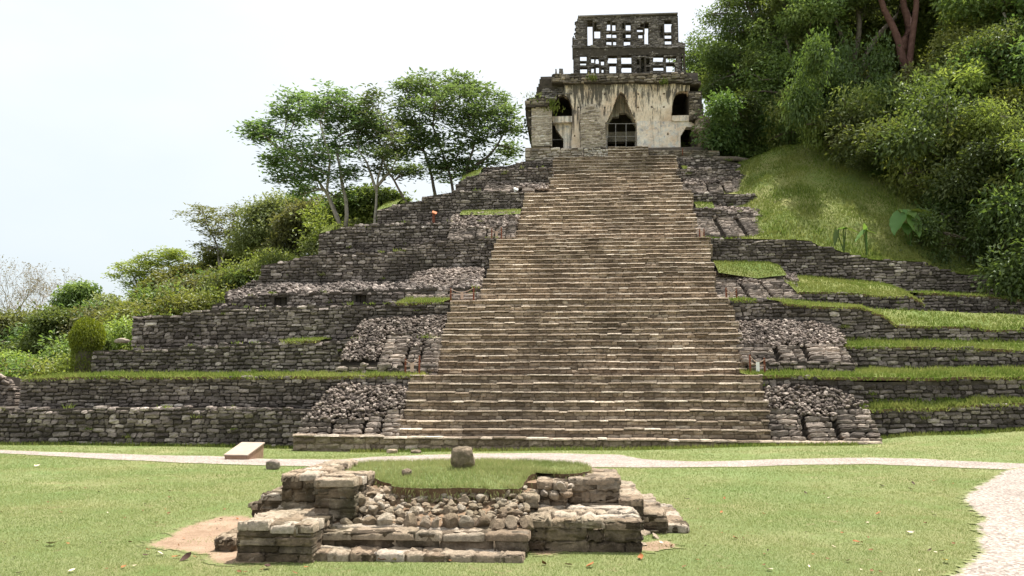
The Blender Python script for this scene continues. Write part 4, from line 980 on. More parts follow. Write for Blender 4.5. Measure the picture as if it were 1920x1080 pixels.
vault = tz7((1005, 205), (1040, 232), (1092, 370), (1150, 505), (1150, 530), (868, 530), (868, 500), (915, 400), (965, 258))
niche = tz7((1474, 424), (1478, 350), (1492, 268), (1520, 215), (1562, 196), (1628, 202), (1632, 300), (1640, 424))
upl = tz7((366, 440), (372, 360), (392, 290), (430, 245), (470, 228), (520, 262), (552, 335), (552, 440))
zs_ = at(1400, 228, 51.2)[2]
mb = MB(); plate(mb, 51.2, polymask([tz7((480, 118), (1642, 118), (1642, 484), (1155, 484), (1150, 520), (868, 520), (868, 490), (550, 490), (366, 440), (366, 360), (400, 270), (480, 200))], [vault, niche, upl]+dots), (tz7((360, 118))[0], tz7((1650, 525))[0]), .045, .55, lambda z: -.20*np.clip(z-zs_, 0, 9), 0, 5, .035)
mb.obj('plaster_vault', M['plaster'], temple, smooth=False)
door_r = tz7((1556, 722), (1556, 612), (1608, 532), (1665, 532), (1722, 620), (1722, 722))
mb = MB(); plate(mb, 51.1, polymask([tz7((1155, 476), (1640, 476), (1700, 520), (1735, 560), (1735, 735), (1155, 735))], [door_r]+dots), (tz7((1150, 470))[0], tz7((1740, 740))[0]), .045, .6, None, 0, 6, .03)
mb.obj('lower_wall', M['plaster_low'], temple)
mb = MB(); plate(mb, 51.25, polymask([tz7((395, 488), (640, 480), (640, 735), (472, 735), (472, 640), (405, 545))], dots), (tz7((390, 475))[0], tz7((645, 740))[0]), .045, .6, None, 0, 7, .03)
mb.obj('lower_wall', M['plaster_low'], temple)
mb = MB(); plate(mb, 51.0, polymask([tz7((552, 250), (632, 300), (632, 730), (552, 730))], dots), (tz7((550, 245))[0], tz7((636, 735))[0]), .05, .5, None, 0, 8, .04)
mb.obj('stained_pilaster', M['plaster_dark'], temple)
mb = MB(); plate(mb, 50.9, polymask([tz7((368, 438), (552, 430), (552, 488), (380, 494))]), (tz7((365, 425))[0], tz7((555, 498))[0]), .05, .7, None, 0, 9, .03)
mb.obj('lintel', M['plaster_low'], temple)
mb = MB(); plate(mb, 51.0, polymask([tz7((1476, 426), (1640, 426), (1640, 474), (1476, 474))]), (tz7((1470, 420))[0], tz7((1645, 478))[0]), .05, .7, None, 0, 10, .03)
mb.obj('lintel', M['plaster_low'], temple)
twall('pier', 50.4, [tz7((628, 400), (650, 360), (700, 320), (765, 318), (775, 360), (822, 372), (824, 480), (866, 488), (866, 722), (640, 722))], [], 306, .75, light=-.12, **{**TW, 'rough': 1.0, 'prot': .04})
twall('broken_side_wall', 50.6, [tz7((1632, 205), (1748, 200), (1756, 300), (1772, 400), (1768, 450), (1690, 460), (1640, 470))], [], 307, 4.2, mat='cornice', core='mortar', **{**TW, 'rough': 1.2, 'prot': .06})
twall('broken_side_wall', 50.5, [tz7((1740, 450), (1800, 430), (1832, 455), (1836, 600), (1845, 700), (1862, 735), (1722, 735), (1735, 620), (1690, 540), (1700, 470))], [], 308, 4.0, mat='cornice', core='mortar_tan', light=.15, **TW)
# inner room: second wall with its corbelled arch, low cross wall, dark back, floor and roof
mb = MB(); plate(mb, 52.6, polymask([tz7((780, 200), (1260, 200), (1260, 740), (780, 740))], [tz7((884, 740), (884, 505), (930, 440), (985, 438), (985, 404), (1055, 404), (1100, 450), (1140, 520), (1140, 740))]), (tz7((770, 190))[0], tz7((1270, 745))[0]), .06, .4, None, 0, 11, .03)
mb.obj('inner_arch', M['plaster_low'], temple)
mb = MB(); a, b_ = at(*tz7((800, 580))[0], 53.8), at(*tz7((1220, 662))[0], 53.8); mb.box(a[0], b_[0], 53.8, 54.3, b_[2], a[2]); mb.obj('inner_beam', M['temple_stone'], temple)
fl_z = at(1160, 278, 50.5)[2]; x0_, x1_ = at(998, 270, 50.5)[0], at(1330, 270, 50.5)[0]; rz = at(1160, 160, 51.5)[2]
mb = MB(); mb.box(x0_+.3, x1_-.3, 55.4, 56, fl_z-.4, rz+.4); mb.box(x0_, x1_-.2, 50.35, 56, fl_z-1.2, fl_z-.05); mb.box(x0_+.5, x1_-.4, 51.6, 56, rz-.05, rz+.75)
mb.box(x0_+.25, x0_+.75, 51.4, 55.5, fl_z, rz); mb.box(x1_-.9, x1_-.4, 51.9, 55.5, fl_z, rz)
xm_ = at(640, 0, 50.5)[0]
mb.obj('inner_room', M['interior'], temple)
# grating in the doorway
gt = MB()
for a in (957, 1053): 
    p, q = at(*tz7((a, 715))[0], 51.0), at(*tz7((a, 500))[0], 51.0); gt.tube([p, q], .022, 6)
for b in (502, 620):
    p, q = at(*tz7((866, b))[0], 51.0), at(*tz7((1156, b))[0], 51.0); gt.tube([p, q], .018, 6)
gt.obj('gate', M['grey_iron'], temple)
gt = MB(); p, q = at(*tz7((372, 650))[0], 51.5), at(*tz7((474, 648))[0], 51.5); gt.tube([p, q], .02, 6); gt.obj('gate', M['grey_iron'], temple)
# roof comb
cz = lambda *pts: [(1050+a/7.385, 10+b/7.385) for a, b in pts]
outl = cz((250, 155), (1630, 140), (1636, 465), (1640, 505), (1740, 525), (1722, 600), (1745, 950), (190, 950), (175, 690), (168, 560), (176, 425), (196, 425), (200, 462), (222, 462), (197, 385), (228, 372), (202, 322), (232, 292), (197, 236), (238, 208))
HO = [(385,445,210,553),(475,505,230,315),(478,552,320,450),(652,695,215,340),(730,762,240,345),(870,885,240,310),(915,975,240,340),(650,700,375,440),(733,775,380,440),(870,890,385,450),(918,975,375,440),(648,705,480,545),(740,775,480,540),(890,915,475,550),(922,972,480,545),(1070,1145,315,360),(1120,1150,255,290),(1090,1140,385,450),(1175,1220,240,545),(1400,1420,290,440),(1455,1540,210,365),(1460,1540,390,455),(1460,1540,470,535),
 (280,365,590,660),(280,365,685,760),(280,355,785,825),(285,370,860,930),(435,470,600,660),(437,468,720,790),(442,468,850,925),(500,530,600,690),(500,530,715,800),(503,533,830,930),(572,600,620,690),(575,605,750,820),(578,600,870,925),(680,800,625,675),(670,785,700,795),(690,775,810,930),(855,985,610,655),(855,985,690,800),(862,985,830,925),(1060,1088,625,690),(1065,1088,745,815),(1072,1090,870,925),(1125,1160,600,690),(1125,1165,720,920),(1195,1222,600,690),(1198,1230,735,815),(1203,1235,850,910),(1295,1420,590,650),(1295,1420,690,775),(1295,1430,840,900),(1470,1600,590,680),(1470,1600,705,780),(1480,1580,805,925),(1668,1700,590,680),(1680,1702,710,900)]
def holes(top, grow=0, minh=0, skip=()): return [cz((a-grow, c+top*(d-c)), (b+grow, c+top*(d-c)), (b+grow, d+grow), (a-grow, d+grow)) for i, (a, b, c, d) in enumerate(HO)]
blind = {1, 5, 9, 16, 19, 23, 27, 30, 33, 36, 39, 42, 45, 46, 47, 48, 50, 53, 56, 57, 43, 44, 49}
front_holes = holes(0, 7); rear_holes = [h for i, h in enumerate(holes(.2, 9)) if i not in blind]
cb = bpy.data.objects.new('roof_comb', None); COL.objects.link(cb); cb.location = (7, 51.6, ZC+1); cb.parent = temple; cb.matrix_parent_inverse = parent_inv(temple); bpy.context.view_layer.update()
for nm, y, hs, th, sd in (('lattice_wall', 51.5, front_holes, .22, 311), ('lattice_wall', 52.45, rear_holes, .22, 312)):
    mb = MB()
    oo = outl if y < 52 else cz((285, 175), (1600, 165), (1610, 520), (1690, 540), (1700, 960), (225, 960), (225, 560), (285, 460))
    wall(mb, y, cz((160, 138), (1750, 138)), cz((160, 950), (1750, 950)), R(sd), mask=polymask([oo], hs), thick=th, res=.055, ch=.085, cw=.15, wob=.2, gap=1.02, prot=.03, rough=1.0, cin=.02)
    mb.obj(nm, [M['comb'], M['mortar']], cb)
mb = MB()
for yy_ in (150, 555, 935):
    a, b_ = at(*cz((300, yy_+15))[0], 51.7), at(*cz((1600, yy_+15))[0], 51.7); mb.box(a[0], b_[0], 51.7, 52.5, a[2]-.12, a[2]-.02)
mb.obj('cross_slab', M['comb'], cb)
mb = MB(); a, b_ = at(*cz((175, 505))[0], 51.3), at(*cz((1740, 560))[0], 51.3)
# string course between the two tiers
wall(mb, 51.42, cz((175, 545), (1735, 545)), cz((175, 580), (1735, 580)), R(313), thick=.1, ch=.08, cw=.3, core=True, prot=.02)
mb.obj('string_course', [M['comb'], M['mortar']], cb)
mb = MB(); a, b_ = at(*cz((248, 156))[0], 51.4), at(*cz((1632, 141))[0], 51.4); mb.box(a[0], b_[0], 51.38, 52.75, a[2]-.02, a[2]+.07); mb.obj('capping', M['comb'], cb)
mb = MB()
for xa, xb, h in ((1041, 1044, .33), (1048, 1056, .36)):
    a, b_ = at(xa, 137, 50.9), at(xb, 137, 50.9); stones(mb, np.array([[(a[0]+b_[0])/2, 50.9, a[2]+h/2-.05]]), UX, UZ, NY, np.array([b_[0]-a[0]]), np.array([h]), np.array([.22]), R(5), 0, None, 3)
    mb.box(a[0]+.01, b_[0]-.01, 50.93, 51.15, a[2]-.05, a[2]+h-.06)
mb.obj('roof_stub', M['comb'], temple)
# platform courses under the temple
def tw2(name, y, top, base, seed, mat, **kw):
    mb = MB(); wall(mb, y, top, base, R(seed), **kw); mb.obj(name, [M[mat], M['mortar_tan']], temple)
tw2('base_course', 49.7, tz7((108, 715), (330, 708), (400, 725), (662, 732)), tz7((118, 850), (662, 830)), 320, 'temple_stone', thick=.8, ch=.17, cw=.4, rough=.6, prot=.03)
tw2('base_course', 49.55, tz7((664, 726), (895, 724)), tz7((664, 800), (895, 800)), 321, 'temple_stone', thick=1.0, ch=.1, cw=.2, light=.5)
tw2('base_course', 49.6, tz7((1258, 738), (1500, 732), (1700, 738), (1920, 742)), tz7((1258, 830), (1920, 830)), 322, 'cornice', thick=1.0, ch=.13, cw=.32, light=.1)
mb = MB(); rng = R(330)      # weeds rooted on the cornice
for (px, py, n, s, y) in ((1000, 182, 60, .3, 50.25), (1035, 205, 160, .28, 50.5), (1030, 195, 120, .3, 50.35), (1110, 148, 90, .16, 50.3), (1245, 154, 60, .14, 50.3)):
    p = at(px, py, y); q = p+rng.normal(0, 1, (n, 3))*np.array([s, .15, s*.5]); blades(mb, q, .22, .07, rng, 0)
tag(mb.obj('weeds', M['blade_ledge']), kind='stuff')
# far ruin wall at the left
mb = MB(); wall(mb, 30.0, [(-160, 690), (0, 706), (12, 714), (22, 722), (30, 728)], [(-160, 765), (30, 765)], R(340), thick=1.5)
rocks(mb, np.array([at(a, b, 29.9) for a, b in ((4, 708), (12, 718), (22, 716), (20, 727), (0, 704), (28, 730))]), np.array([.2, .17, .14, .16, .2, .1]), R(341), 0)
tag(mb.obj('ruined_wall', [M['panel'], M['mortar']]), 'grey broken stone wall at the far left behind the lowest terrace', 'wall')
boulder('stone', 228, 643, .5, .18, 210, 'flat reddish stone slab lying on the end of the left terrace wall', lambda a, b: at(a, b, 29.6), 'panel')
# ------------------------------------------------------------------ vegetation
def leafquads(mb, P, L, W, rng, up=.3, mat=0, tintc=None, dirs=None):
    """one folded leaf per point"""
    k = len(P)
    if dirs is None: dirs = rng.normal(0, 1, (k, 3)); dirs[:, 2] = dirs[:, 2]*.7-.15
    dirs = dirs/np.linalg.norm(dirs, axis=1)[:, None]
    n = rng.normal(0, 1, (k, 3)); n[:, 2] = np.abs(n[:, 2])+up*2
    s = np.cross(dirs, n); s /= np.linalg.norm(s, axis=1)[:, None]+1e-9
    n = np.cross(s, dirs)
    l = L*rng.uniform(.6, 1.25, k)[:, None]; w = W*rng.uniform(.65, 1.2, k)[:, None]
    V = np.stack([P, P+dirs*l*.5+s*w*.5+n*w*.12, P+dirs*l-n*w*.2, P+dirs*l*.5-s*w*.5+n*w*.12], 1).reshape(-1, 3)
    F = np.arange(4*k).reshape(-1, 4)
    t = rng.beta(2, 2, k)
    if tintc is not None: t = np.clip(.4*t+.6*tintc, 0, 1)
    mb.add(V, F, mat, np.repeat(np.stack([t, rng.rand(k), rng.rand(k)], 1), 4, 0))

def curve(a, b, bend, n=6):
    a, b = np.array(a, float), np.array(b, float); t = np.linspace(0, 1, n)[:, None]; m = (a+b)/2+np.array(bend)
    return a*(1-t)**2+2*m*t*(1-t)+b*t**2

def tree_meshes(name, seed, trunks, blobs, nclump, nleaf, L, W, rc, mats, tr=.16, mode='broad', limb_vis=.75, up=.35, flat=.6, shell=.35, sub=1.0):
    """trunks: polylines (local metres). blobs: (cx,cy,cz,rx,ry,rz) crown lobes. Leaves sit in clumps spread through the lobes; limbs reach the clumps."""
    rng = R(seed); tb, cb_ = MB(), MB()
    vol = np.array([b[3]*b[4]*b[5] for b in blobs]); pr = vol**.55/np.sum(vol**.55)
    C = []
    for q in range(nclump):
        b = blobs[rng.choice(len(blobs), p=pr)]; d = rng.normal(0, 1, 3); d /= np.linalg.norm(d); r = rng.uniform(shell, 1)**.5
        if d[2] < -.3: d[2] *= .6
        C.append(np.array(b[:3])+d*r*np.array(b[3:])*(1+.12*rng.normal()))
    C = np.array(C); ends = []
    for T in trunks:
        T = np.array(T, float); n = 9; s = np.linspace(0, 1, n); L_ = np.concatenate([[0], np.cumsum(np.linalg.norm(np.diff(T, axis=0), axis=1))]); L_ /= L_[-1]
        Q = np.stack([np.interp(s, L_, T[:, k]) for k in range(3)], 1); Q[1:-1] += rng.normal(0, tr*.18, (n-2, 3))
        tb.tube(Q, tr*(1-.62*s)*rng.uniform(.85, 1.1), 8); ends += [(Q[i], tr*(1-.62*s[i])) for i in range(int(n*.45), n)]
    # main limbs to each lobe, then twigs to the clumps
    limbs = []
    for b in blobs:
        c = np.array(b[:3]); e = min(ends, key=lambda q: np.linalg.norm(q[0]-c)+.8*max(0, q[0][2]-c[2]))
        for v in range(2):
            tgt = c+rng.normal(0, .35, 3)*np.array(b[3:]); K = curve(e[0], tgt, (0, 0, .12*np.linalg.norm(tgt-e[0])), 7)
            tb.tube(K, np.linspace(e[1]*.7, .035, 7), 6); limbs += [(p, .5*e[1]*(1-i/8)+.02) for i, p in enumerate(K[1:])]
    LP = np.array([p for p, r in limbs]); LR = np.array([r for p, r in limbs])
    for c in C:
        if rng.rand() > limb_vis: continue
        i = np.argmin(np.linalg.norm(LP-c, axis=1)); K = curve(LP[i], c, rng.normal(0, .1, 3)+np.array([0, 0, .1]), 4)
        tb.tube(K, np.linspace(min(LR[i]*.6, .05), .012, 4), 4, cap=False)
    PP, TT, DD = [], [], []
    for c in C:
        k = max(4, int(nleaf*rng.uniform(.5, 1.5))); tone = rng.beta(2, 2)
        if mode == 'feather':
            # a rosette of fronds, leaflets along each
            nf = 7
            for f in range(nf):
                a = rng.uniform(0, 6.28); el = rng.uniform(-.35, .75); d = np.array([math.cos(a)*math.cos(el), math.sin(a)*math.cos(el), math.sin(el)]); ln = rc*rng.uniform(.6, 1.25)
                m = max(3, k//nf); t = np.linspace(.15, 1, m)
                pts = c+d*(ln*t)[:, None]+np.array([0, 0, -1])*(.35*ln*t**2)[:, None]
                sd = np.cross(d, [0, 0, 1.]); sd /= np.linalg.norm(sd)+1e-6
                sg = np.where(np.arange(m) % 2 == 0, 1, -1)[:, None]
                DD.append(sd*sg*.9+d*.55+rng.normal(0, .15, (m, 3))); PP.append(pts); TT.append(np.full(m, tone))
        else:
            off = rng.normal(0, 1, (k, 3)); off /= np.linalg.norm(off, axis=1)[:, None]; off *= (rng.rand(k)**.45)[:, None]
            off[:, 2] *= flat
            PP.append(c+off*rc*rng.uniform(.7, 1.3)); TT.append(np.full(k, tone)); d = off+rng.normal(0, .6, (k, 3)); d[:, 2] -= .35; DD.append(d)
    leafquads(cb_, np.concatenate(PP), L, W, rng, up, 0, np.concatenate(TT), np.concatenate(DD))
    return tb.mesh(name+'_trunk', M[mats[0]], True), cb_.mesh(name+'_crown', M[mats[1]])

def plant(kind, meshes, loc, label, cat, rz=0, sc=1.0, group=None, parts=('trunk', 'crown')):
    e = empty(kind, loc, label, cat, group); e.rotation_euler = (0, 0, rz); e.scale = (sc, sc, sc) if not hasattr(sc, '__len__') else sc
    for nm, me in zip(parts, meshes):
        o = bpy.data.objects.new(nm, me); COL.objects.link(o); o.parent = e
    return e
def lp(base, y, *pts):      # photo points at depth y -> metres relative to base
    return [tuple(at(a, b, y+(dy or 0))-base) for a, b, dy in pts]
def lobe(base, y, px, py, rpx, rpy, dy=0, ry=None):
    c = at(px, py, y+dy)-base; s = (y+dy)/FPX
    return (c[0], c[1], c[2], rpx*s, ry if ry else (rpx+rpy)/2*s, rpy*s)

# --- the two feathery trees left of the temple
Y1 = 48.0; b1 = at(655, 436, Y1); b1[2] -= 1.2
t = tree_meshes('feathery_tree', 401, [lp(b1, Y1, (640, 465, 0), (640, 425, 0), (618, 370, 0), (590, 330, 0), (530, 290, .5)), lp(b1, Y1, (640, 430, 0), (612, 360, -.5), (620, 300, -1), (600, 230, -1)), lp(b1, Y1, (648, 425, 0), (650, 380, 0), (640, 330, 0), (628, 260, 1))],
    [lobe(b1, Y1, 500, 250, 42, 26), lobe(b1, Y1, 555, 210, 48, 40, 1), lobe(b1, Y1, 570, 285, 60, 36, -1), lobe(b1, Y1, 618, 205, 55, 42), lobe(b1, Y1, 650, 270, 55, 42, 1), lobe(b1, Y1, 540, 330, 34, 20), lobe(b1, Y1, 600, 325, 38, 30, -1), lobe(b1, Y1, 570, 360, 26, 18, 1), lobe(b1, Y1, 635, 365, 30, 18, .5), lobe(b1, Y1, 660, 325, 30, 22), lobe(b1, Y1, 480, 245, 24, 20), lobe(b1, Y1, 520, 300, 30, 22, 1), lobe(b1, Y1, 690, 225, 30, 40)], 470, 22, .36, .12, .70, ('bark_pale', 'leaf_feather'), .13, 'feather')
plant('feathery_tree', t, b1, 'airy tree with pale forked trunks and feathery leaves standing left on the terrace edge', 'tree')
b1b = at(700, 430, Y1+.5); b1b[2] -= 1.2
t = tree_meshes('slender_tree', 402, [lp(b1b, Y1, (700, 460, 0), (704, 400, 0), (708, 340, 0), (718, 300, 0), (735, 265, 0)), lp(b1b, Y1, (706, 350, 0), (740, 310, 0), (745, 290, 0)), lp(b1b, Y1, (706, 360, 0), (690, 310, 0), (672, 280, 0))],
    [lobe(b1b, Y1, 700, 240, 40, 38), lobe(b1b, Y1, 735, 270, 32, 36, 1), lobe(b1b, Y1, 668, 215, 36, 36, 1), lobe(b1b, Y1, 705, 190, 26, 22), lobe(b1b, Y1, 715, 315, 34, 20)], 120, 22, .36, .12, .70, ('bark_pale', 'leaf_feather'), .10, 'feather')
plant('feathery_tree', t, b1b, 'slender grey forked trunk with light feathery leaves, right beside the pale forked tree', 'tree')
Y2 = 51.5; b2 = at(850, 372, Y2); b2[2] -= 1.5
t = tree_meshes('feathery_tree', 403, [lp(b2, Y2, (850, 385, 0), (848, 340, 0), (830, 290, 0), (812, 240, 0)), lp(b2, Y2, (858, 385, 0), (868, 330, 0), (885, 290, 0), (900, 230, 1)), lp(b2, Y2, (820, 385, 0), (813, 345, 0), (800, 300, 0), (785, 250, 0)), lp(b2, Y2, (868, 330, 0), (920, 290, 0), (945, 250, 0))],
    [lobe(b2, Y2, 775, 215, 42, 46), lobe(b2, Y2, 800, 165, 42, 30, 1), lobe(b2, Y2, 850, 200, 55, 46, -1), lobe(b2, Y2, 880, 255, 50, 40), lobe(b2, Y2, 915, 200, 40, 46, 1), lobe(b2, Y2, 950, 235, 36, 42), lobe(b2, Y2, 800, 265, 50, 30), lobe(b2, Y2, 960, 285, 26, 20, 2), lobe(b2, Y2, 870, 160, 34, 24, 1), lobe(b2, Y2, 760, 290, 36, 26), lobe(b2, Y2, 840, 300, 44, 26), lobe(b2, Y2, 910, 310, 40, 22), lobe(b2, Y2, 765, 165, 24, 22), lobe(b2, Y2, 835, 325, 36, 18), lobe(b2, Y2, 890, 325, 36, 16, 1)], 600, 22, .38, .125, .70, ('bark', 'leaf_feather'), .12, 'feather')
plant('feathery_tree', t, b2, 'wide airy many-stemmed tree with feathery leaves just left of the temple', 'tree')
b3 = at(775, 385, 47); b3[2] -= .8
t = tree_meshes('leaning_tree', 404, [lp(b3, 47, (768, 392, 0), (745, 350, 0), (722, 310, 0), (712, 285, 0))], [lobe(b3, 47, 716, 290, 26, 18), lobe(b3, 47, 760, 320, 26, 14), lobe(b3, 47, 735, 262, 20, 18)], 40, 34, .30, .105, .6, ('bark', 'leaf_feather'), .09, 'feather')
plant('leaning_tree', t, b3, 'thin dark leaning trunk with sparse leaves between the two airy trees', 'tree')

# --- smaller trees low on the left, behind the terraces
def simple(kind, seed, px, pyb, y, lobes, label, mats, nc, nl, L, W, rc, tr=.14, mode='broad', stems=None, **kw):
    b = at(px, pyb, y); tr_ = stems or [[(px, pyb, 0), (px+4, (pyb+lobes[0][1])/2, 0), (lobes[0][0], lobes[0][1], 0)]]
    m = tree_meshes(kind, seed, [lp(b, y, *s) for s in tr_], [lobe(b, y, *l) for l in lobes], nc, nl, L, W, rc, mats, tr, mode, **kw)
    return plant(kind, m, b, label, 'tree')
simple('broadleaf_tree', 411, 690, 470, 52, [(700, 375, 42, 24), (660, 385, 36, 24), (735, 390, 24, 20)], 'dark green bushy tree tucked behind the forked pale trunks', ('bark', 'leaf_mid'), 90, 110, .3, .15, .75)
simple('broadleaf_tree', 412, 560, 520, 56, [(560, 430, 42, 44), (600, 400, 30, 30), (540, 470, 40, 30)], 'yellow-green loose tree left of the terrace corner below the feathery tree', ('bark', 'leaf_olive'), 150, 85, .3, .14, .8, .16)
simple('broadleaf_tree', 413, 500, 540, 58, [(510, 430, 42, 48), (470, 450, 36, 42), (520, 390, 30, 24), (480, 400, 26, 22)], 'olive grey-green open tree with visible branches in the left tree line', ('bark', 'leaf_olive'), 170, 70, .28, .12, .85, .16)
simple('broadleaf_tree', 414, 545, 480, 60, [(545, 392, 34, 26), (525, 420, 26, 26)], 'dark green rounded treetop between two olive trees left of the pyramid', ('bark', 'leaf'), 80, 120, .32, .16, .8, .16)
simple('thin_tree', 415, 412, 560, 60, [(380, 405, 40, 22), (420, 430, 42, 40), (440, 400, 30, 20), (400, 470, 36, 26)], 'thin pale sparse tree with arching twigs, tallest of the far left tree line', ('bark_pale', 'leaf_olive'), 120, 34, .3, .1, .85, .12, 'feather', stems=[[(405, 560, 0), (412, 500, 0), (408, 460, 0), (385, 415, 0)], [(412, 500, 0), (430, 450, 0), (440, 405, 0)]])
simple('broadleaf_tree', 416, 430, 580, 62, [(420, 510, 46, 40), (390, 520, 30, 30), (460, 500, 30, 34)], 'dense mid green tree directly left of the ruined terrace end', ('bark', 'leaf_mid'), 130, 110, .32, .16, .9, .18)
simple('broadleaf_tree', 417, 320, 620, 58, [(325, 545, 46, 36), (295, 560, 36, 30), (350, 520, 24, 20)], 'bright green bushy tree behind the left end of the tall terrace wall', ('bark', 'leaf_bright'), 150, 110, .3, .15, .8, .16)
simple('thin_tree', 418, 270, 620, 66, [(245, 510, 42, 24), (300, 490, 46, 26), (265, 540, 30, 24), (335, 480, 24, 16)], 'light green airy tree with spreading flat sprays against the sky', ('bark_pale', 'leaf_bright'), 120, 46, .34, .12, .9, .13, 'feather')
simple('round_crowned_tree', 419, 155, 640, 64, [(140, 553, 22, 18), (165, 545, 18, 16), (125, 568, 12, 12), (160, 575, 12, 8)], 'small tree with a rounded dark crown on a bare crooked trunk above the far bushes', ('bark', 'leaf_mid'), 60, 60, .34, .17, .7, .16, stems=[[(150, 645, 0), (152, 600, 0), (158, 570, 0), (150, 555, 0)], [(152, 600, 0), (132, 575, 0)]], shell=.5)
simple('broadleaf_tree', 420, 220, 670, 60, [(225, 600, 34, 34), (200, 580, 30, 26), (250, 590, 26, 30)], 'grey-green shaggy tree right of the vine-covered stump', ('bark', 'leaf_olive'), 110, 80, .3, .14, .8, .16)
simple('broadleaf_tree', 421, 110, 730, 56, [(95, 640, 40, 36), (60, 670, 40, 36), (125, 680, 36, 34), (100, 600, 26, 18)], 'full green bushy tree left of the vine-covered stump', ('bark', 'leaf_mid'), 190, 105, .28, .14, .8, .16)
simple('broadleaf_tree', 422, 40, 760, 50, [(35, 700, 40, 34), (80, 710, 34, 26), (0, 690, 36, 36)], 'low bright green bushy tree behind the far left ruin', ('bark', 'leaf_bright'), 150, 100, .26, .13, .75, .14)
simple('broadleaf_tree', 423, -30, 740, 60, [(-30, 640, 50, 50), (10, 620, 36, 30)], 'pale grey-green tree cut by the left picture edge', ('bark_pale', 'leaf_olive'), 120, 80, .3, .14, .85, .16)
simple('broadleaf_tree', 429, 270, 670, 54, [(262, 630, 30, 30), (225, 650, 26, 22), (300, 600, 26, 20)], 'low yellow-green bush in front of the trees at the left terrace corner', ('bark', 'leaf_bright'), 80, 90, .24, .12, .6, .1)
# nearly leafless tree at the far left
b = at(18, 720, 70); rng = R(424); tb = MB(); cm = MB()
def twigs(p, d, ln, r, depth):
    e = p+d*ln; K = curve(p, e, rng.normal(0, .07*ln, 3), 4); tb.tube(K, np.linspace(r, r*.62, 4), 5 if r > .04 else 3, cap=False)
    if depth == 0:
        n = 5; leafquads(cm, e+rng.normal(0, .22, (n, 3)), .22, .09, rng, .3); return
    for q in range(rng.randint(2, 4)):
        dd = d+rng.normal(0, .5, 3); dd[2] += .05; dd /= np.linalg.norm(dd); twigs(e, dd, ln*rng.uniform(.66, .88), r*.62, depth-1)
for q in range(3):
    d = np.array([rng.normal(0, .3), rng.normal(0, .25), 1.]); d /= np.linalg.norm(d); twigs(np.zeros(3), d, 3.0, .16, 6)
plant('bare_tree', (tb.mesh('bare_tree_trunk', M['bark_pale']), cm.mesh('bare_tree_crown', M['twig_leaf'])), b, 'nearly leafless pale grey tree with fine twigs at the far left', 'tree')
# vine-smothered stump
b = at(158, 705, 34.0); rng = R(425); tb = MB(); cm = MB(); s = 34/FPX
tb.tube([(0, 0, -.6), (.02, 0, .8), (0, .02, 1.6)], [.42, .40, .35], 10)
k = 9000; d = rng.normal(0, 1, (k, 3)); d /= np.linalg.norm(d, axis=1)[:, None]; rr = rng.uniform(.72, 1.05, k)[:, None]*(1+.1*vnoise(d[:, 0]*3, d[:, 2]*3+d[:, 1], 1.4, 3)[:, None])
P = d*rr*np.array([.68, .62, .80])+np.array([0, 0, 1.72]); P[:, 2] = np.where(d[:, 2] < -.2, P[:, 2]*1.0, P[:, 2])
leafquads(cm, P, .11, .04, rng, .2, 0, None, np.stack([d[:, 0]*.3, d[:, 1]*.3, -np.ones(k)], 1)+rng.normal(0, .35, (k, 3)))
k = 2600; a = rng.uniform(0, 6.28, k); z = rng.uniform(-.2, 1.3, k); r_ = .44+.12*rng.rand(k)
leafquads(cm, np.stack([np.cos(a)*r_, np.sin(a)*r_, z], 1), .10, .04, rng, .2, 0, np.full(k, .05), np.stack([np.cos(a)*.2, np.sin(a)*.2, -np.ones(k)], 1))
plant('vine_covered_stump', (tb.mesh('stump_trunk', M['bark'], True), cm.mesh('stump_vines', M['vine'])), b, 'tree stump smothered in a rounded cap of yellow-green hanging vines', 'stump', parts=('trunk', 'vines'))

# --- forest on the right
def variant(seed, H, R_, mats, nc=150, nl=115, L=.26, W=.12, rc=1.1, low=.32, tr=.24):
    rng = R(seed); lobes = []
    for q in range(8):
        a = rng.uniform(0, 6.28); r = R_*rng.uniform(.2, .72); z = H*rng.uniform(low+.12, .9); lobes.append((math.cos(a)*r, math.sin(a)*r, z, R_*rng.uniform(.35, .6), R_*rng.uniform(.35, .6), H*rng.uniform(.09, .17)))
    x = rng.normal(0, .4, 4)
    return tree_meshes('forest_tree', seed, [[(0, 0, -1), (x[0], x[1], H*.35), (x[2], x[3], H*.8)], [(x[0], x[1], H*.35), (x[3]+1, x[2]-.6, H*.75)]], lobes, nc, nl, L, W, rc, mats, tr)
V1 = variant(501, 13, 4.6, ('bark', 'leaf'), 230); V2 = variant(502, 15, 4.2, ('bark', 'leaf_mid'), 210); V3 = variant(503, 11, 4.0, ('bark', 'leaf_mid'), 200); V4 = variant(504, 12, 3.6, ('bark_pale', 'leaf_bright'), 170, 95, .26, .11)
V5 = variant(505, 9, 3.6, ('bark_pale', 'leaf_bright'), 190, 95, .26, .105, .95, 0.0, .16); V6 = variant(506, 9.5, 3.6, ('bark', 'leaf_mid'), 210, 105, .26, .12, 1.05, -.05, .18)
def bushv(seed, mat, n=60, nl=115, L=.19, W=.09):
    rng = R(seed); lobes = [(rng.normal(0, 1.0), rng.normal(0, .9), rng.uniform(.3, 2.3), rng.uniform(.35, .95), rng.uniform(.35, .95), rng.uniform(.35, .8)) for q in range(9)]
    return tree_meshes('shrub', seed, [[(0, 0, -.3), (.1, 0, .5), (.2, .1, 1.0)], [(0, 0, -.3), (-.3, .2, .9)]], lobes, int(n*1.2), int(nl*.9), L, W, .72, ('bark', mat), .05, shell=.1, flat=.75)
B1 = bushv(511, 'leaf_mid', 80); B2 = bushv(512, 'leaf', 80); B3 = bushv(513, 'leaf_bright', 70); B4 = bushv(514, 'leaf_olive', 70)
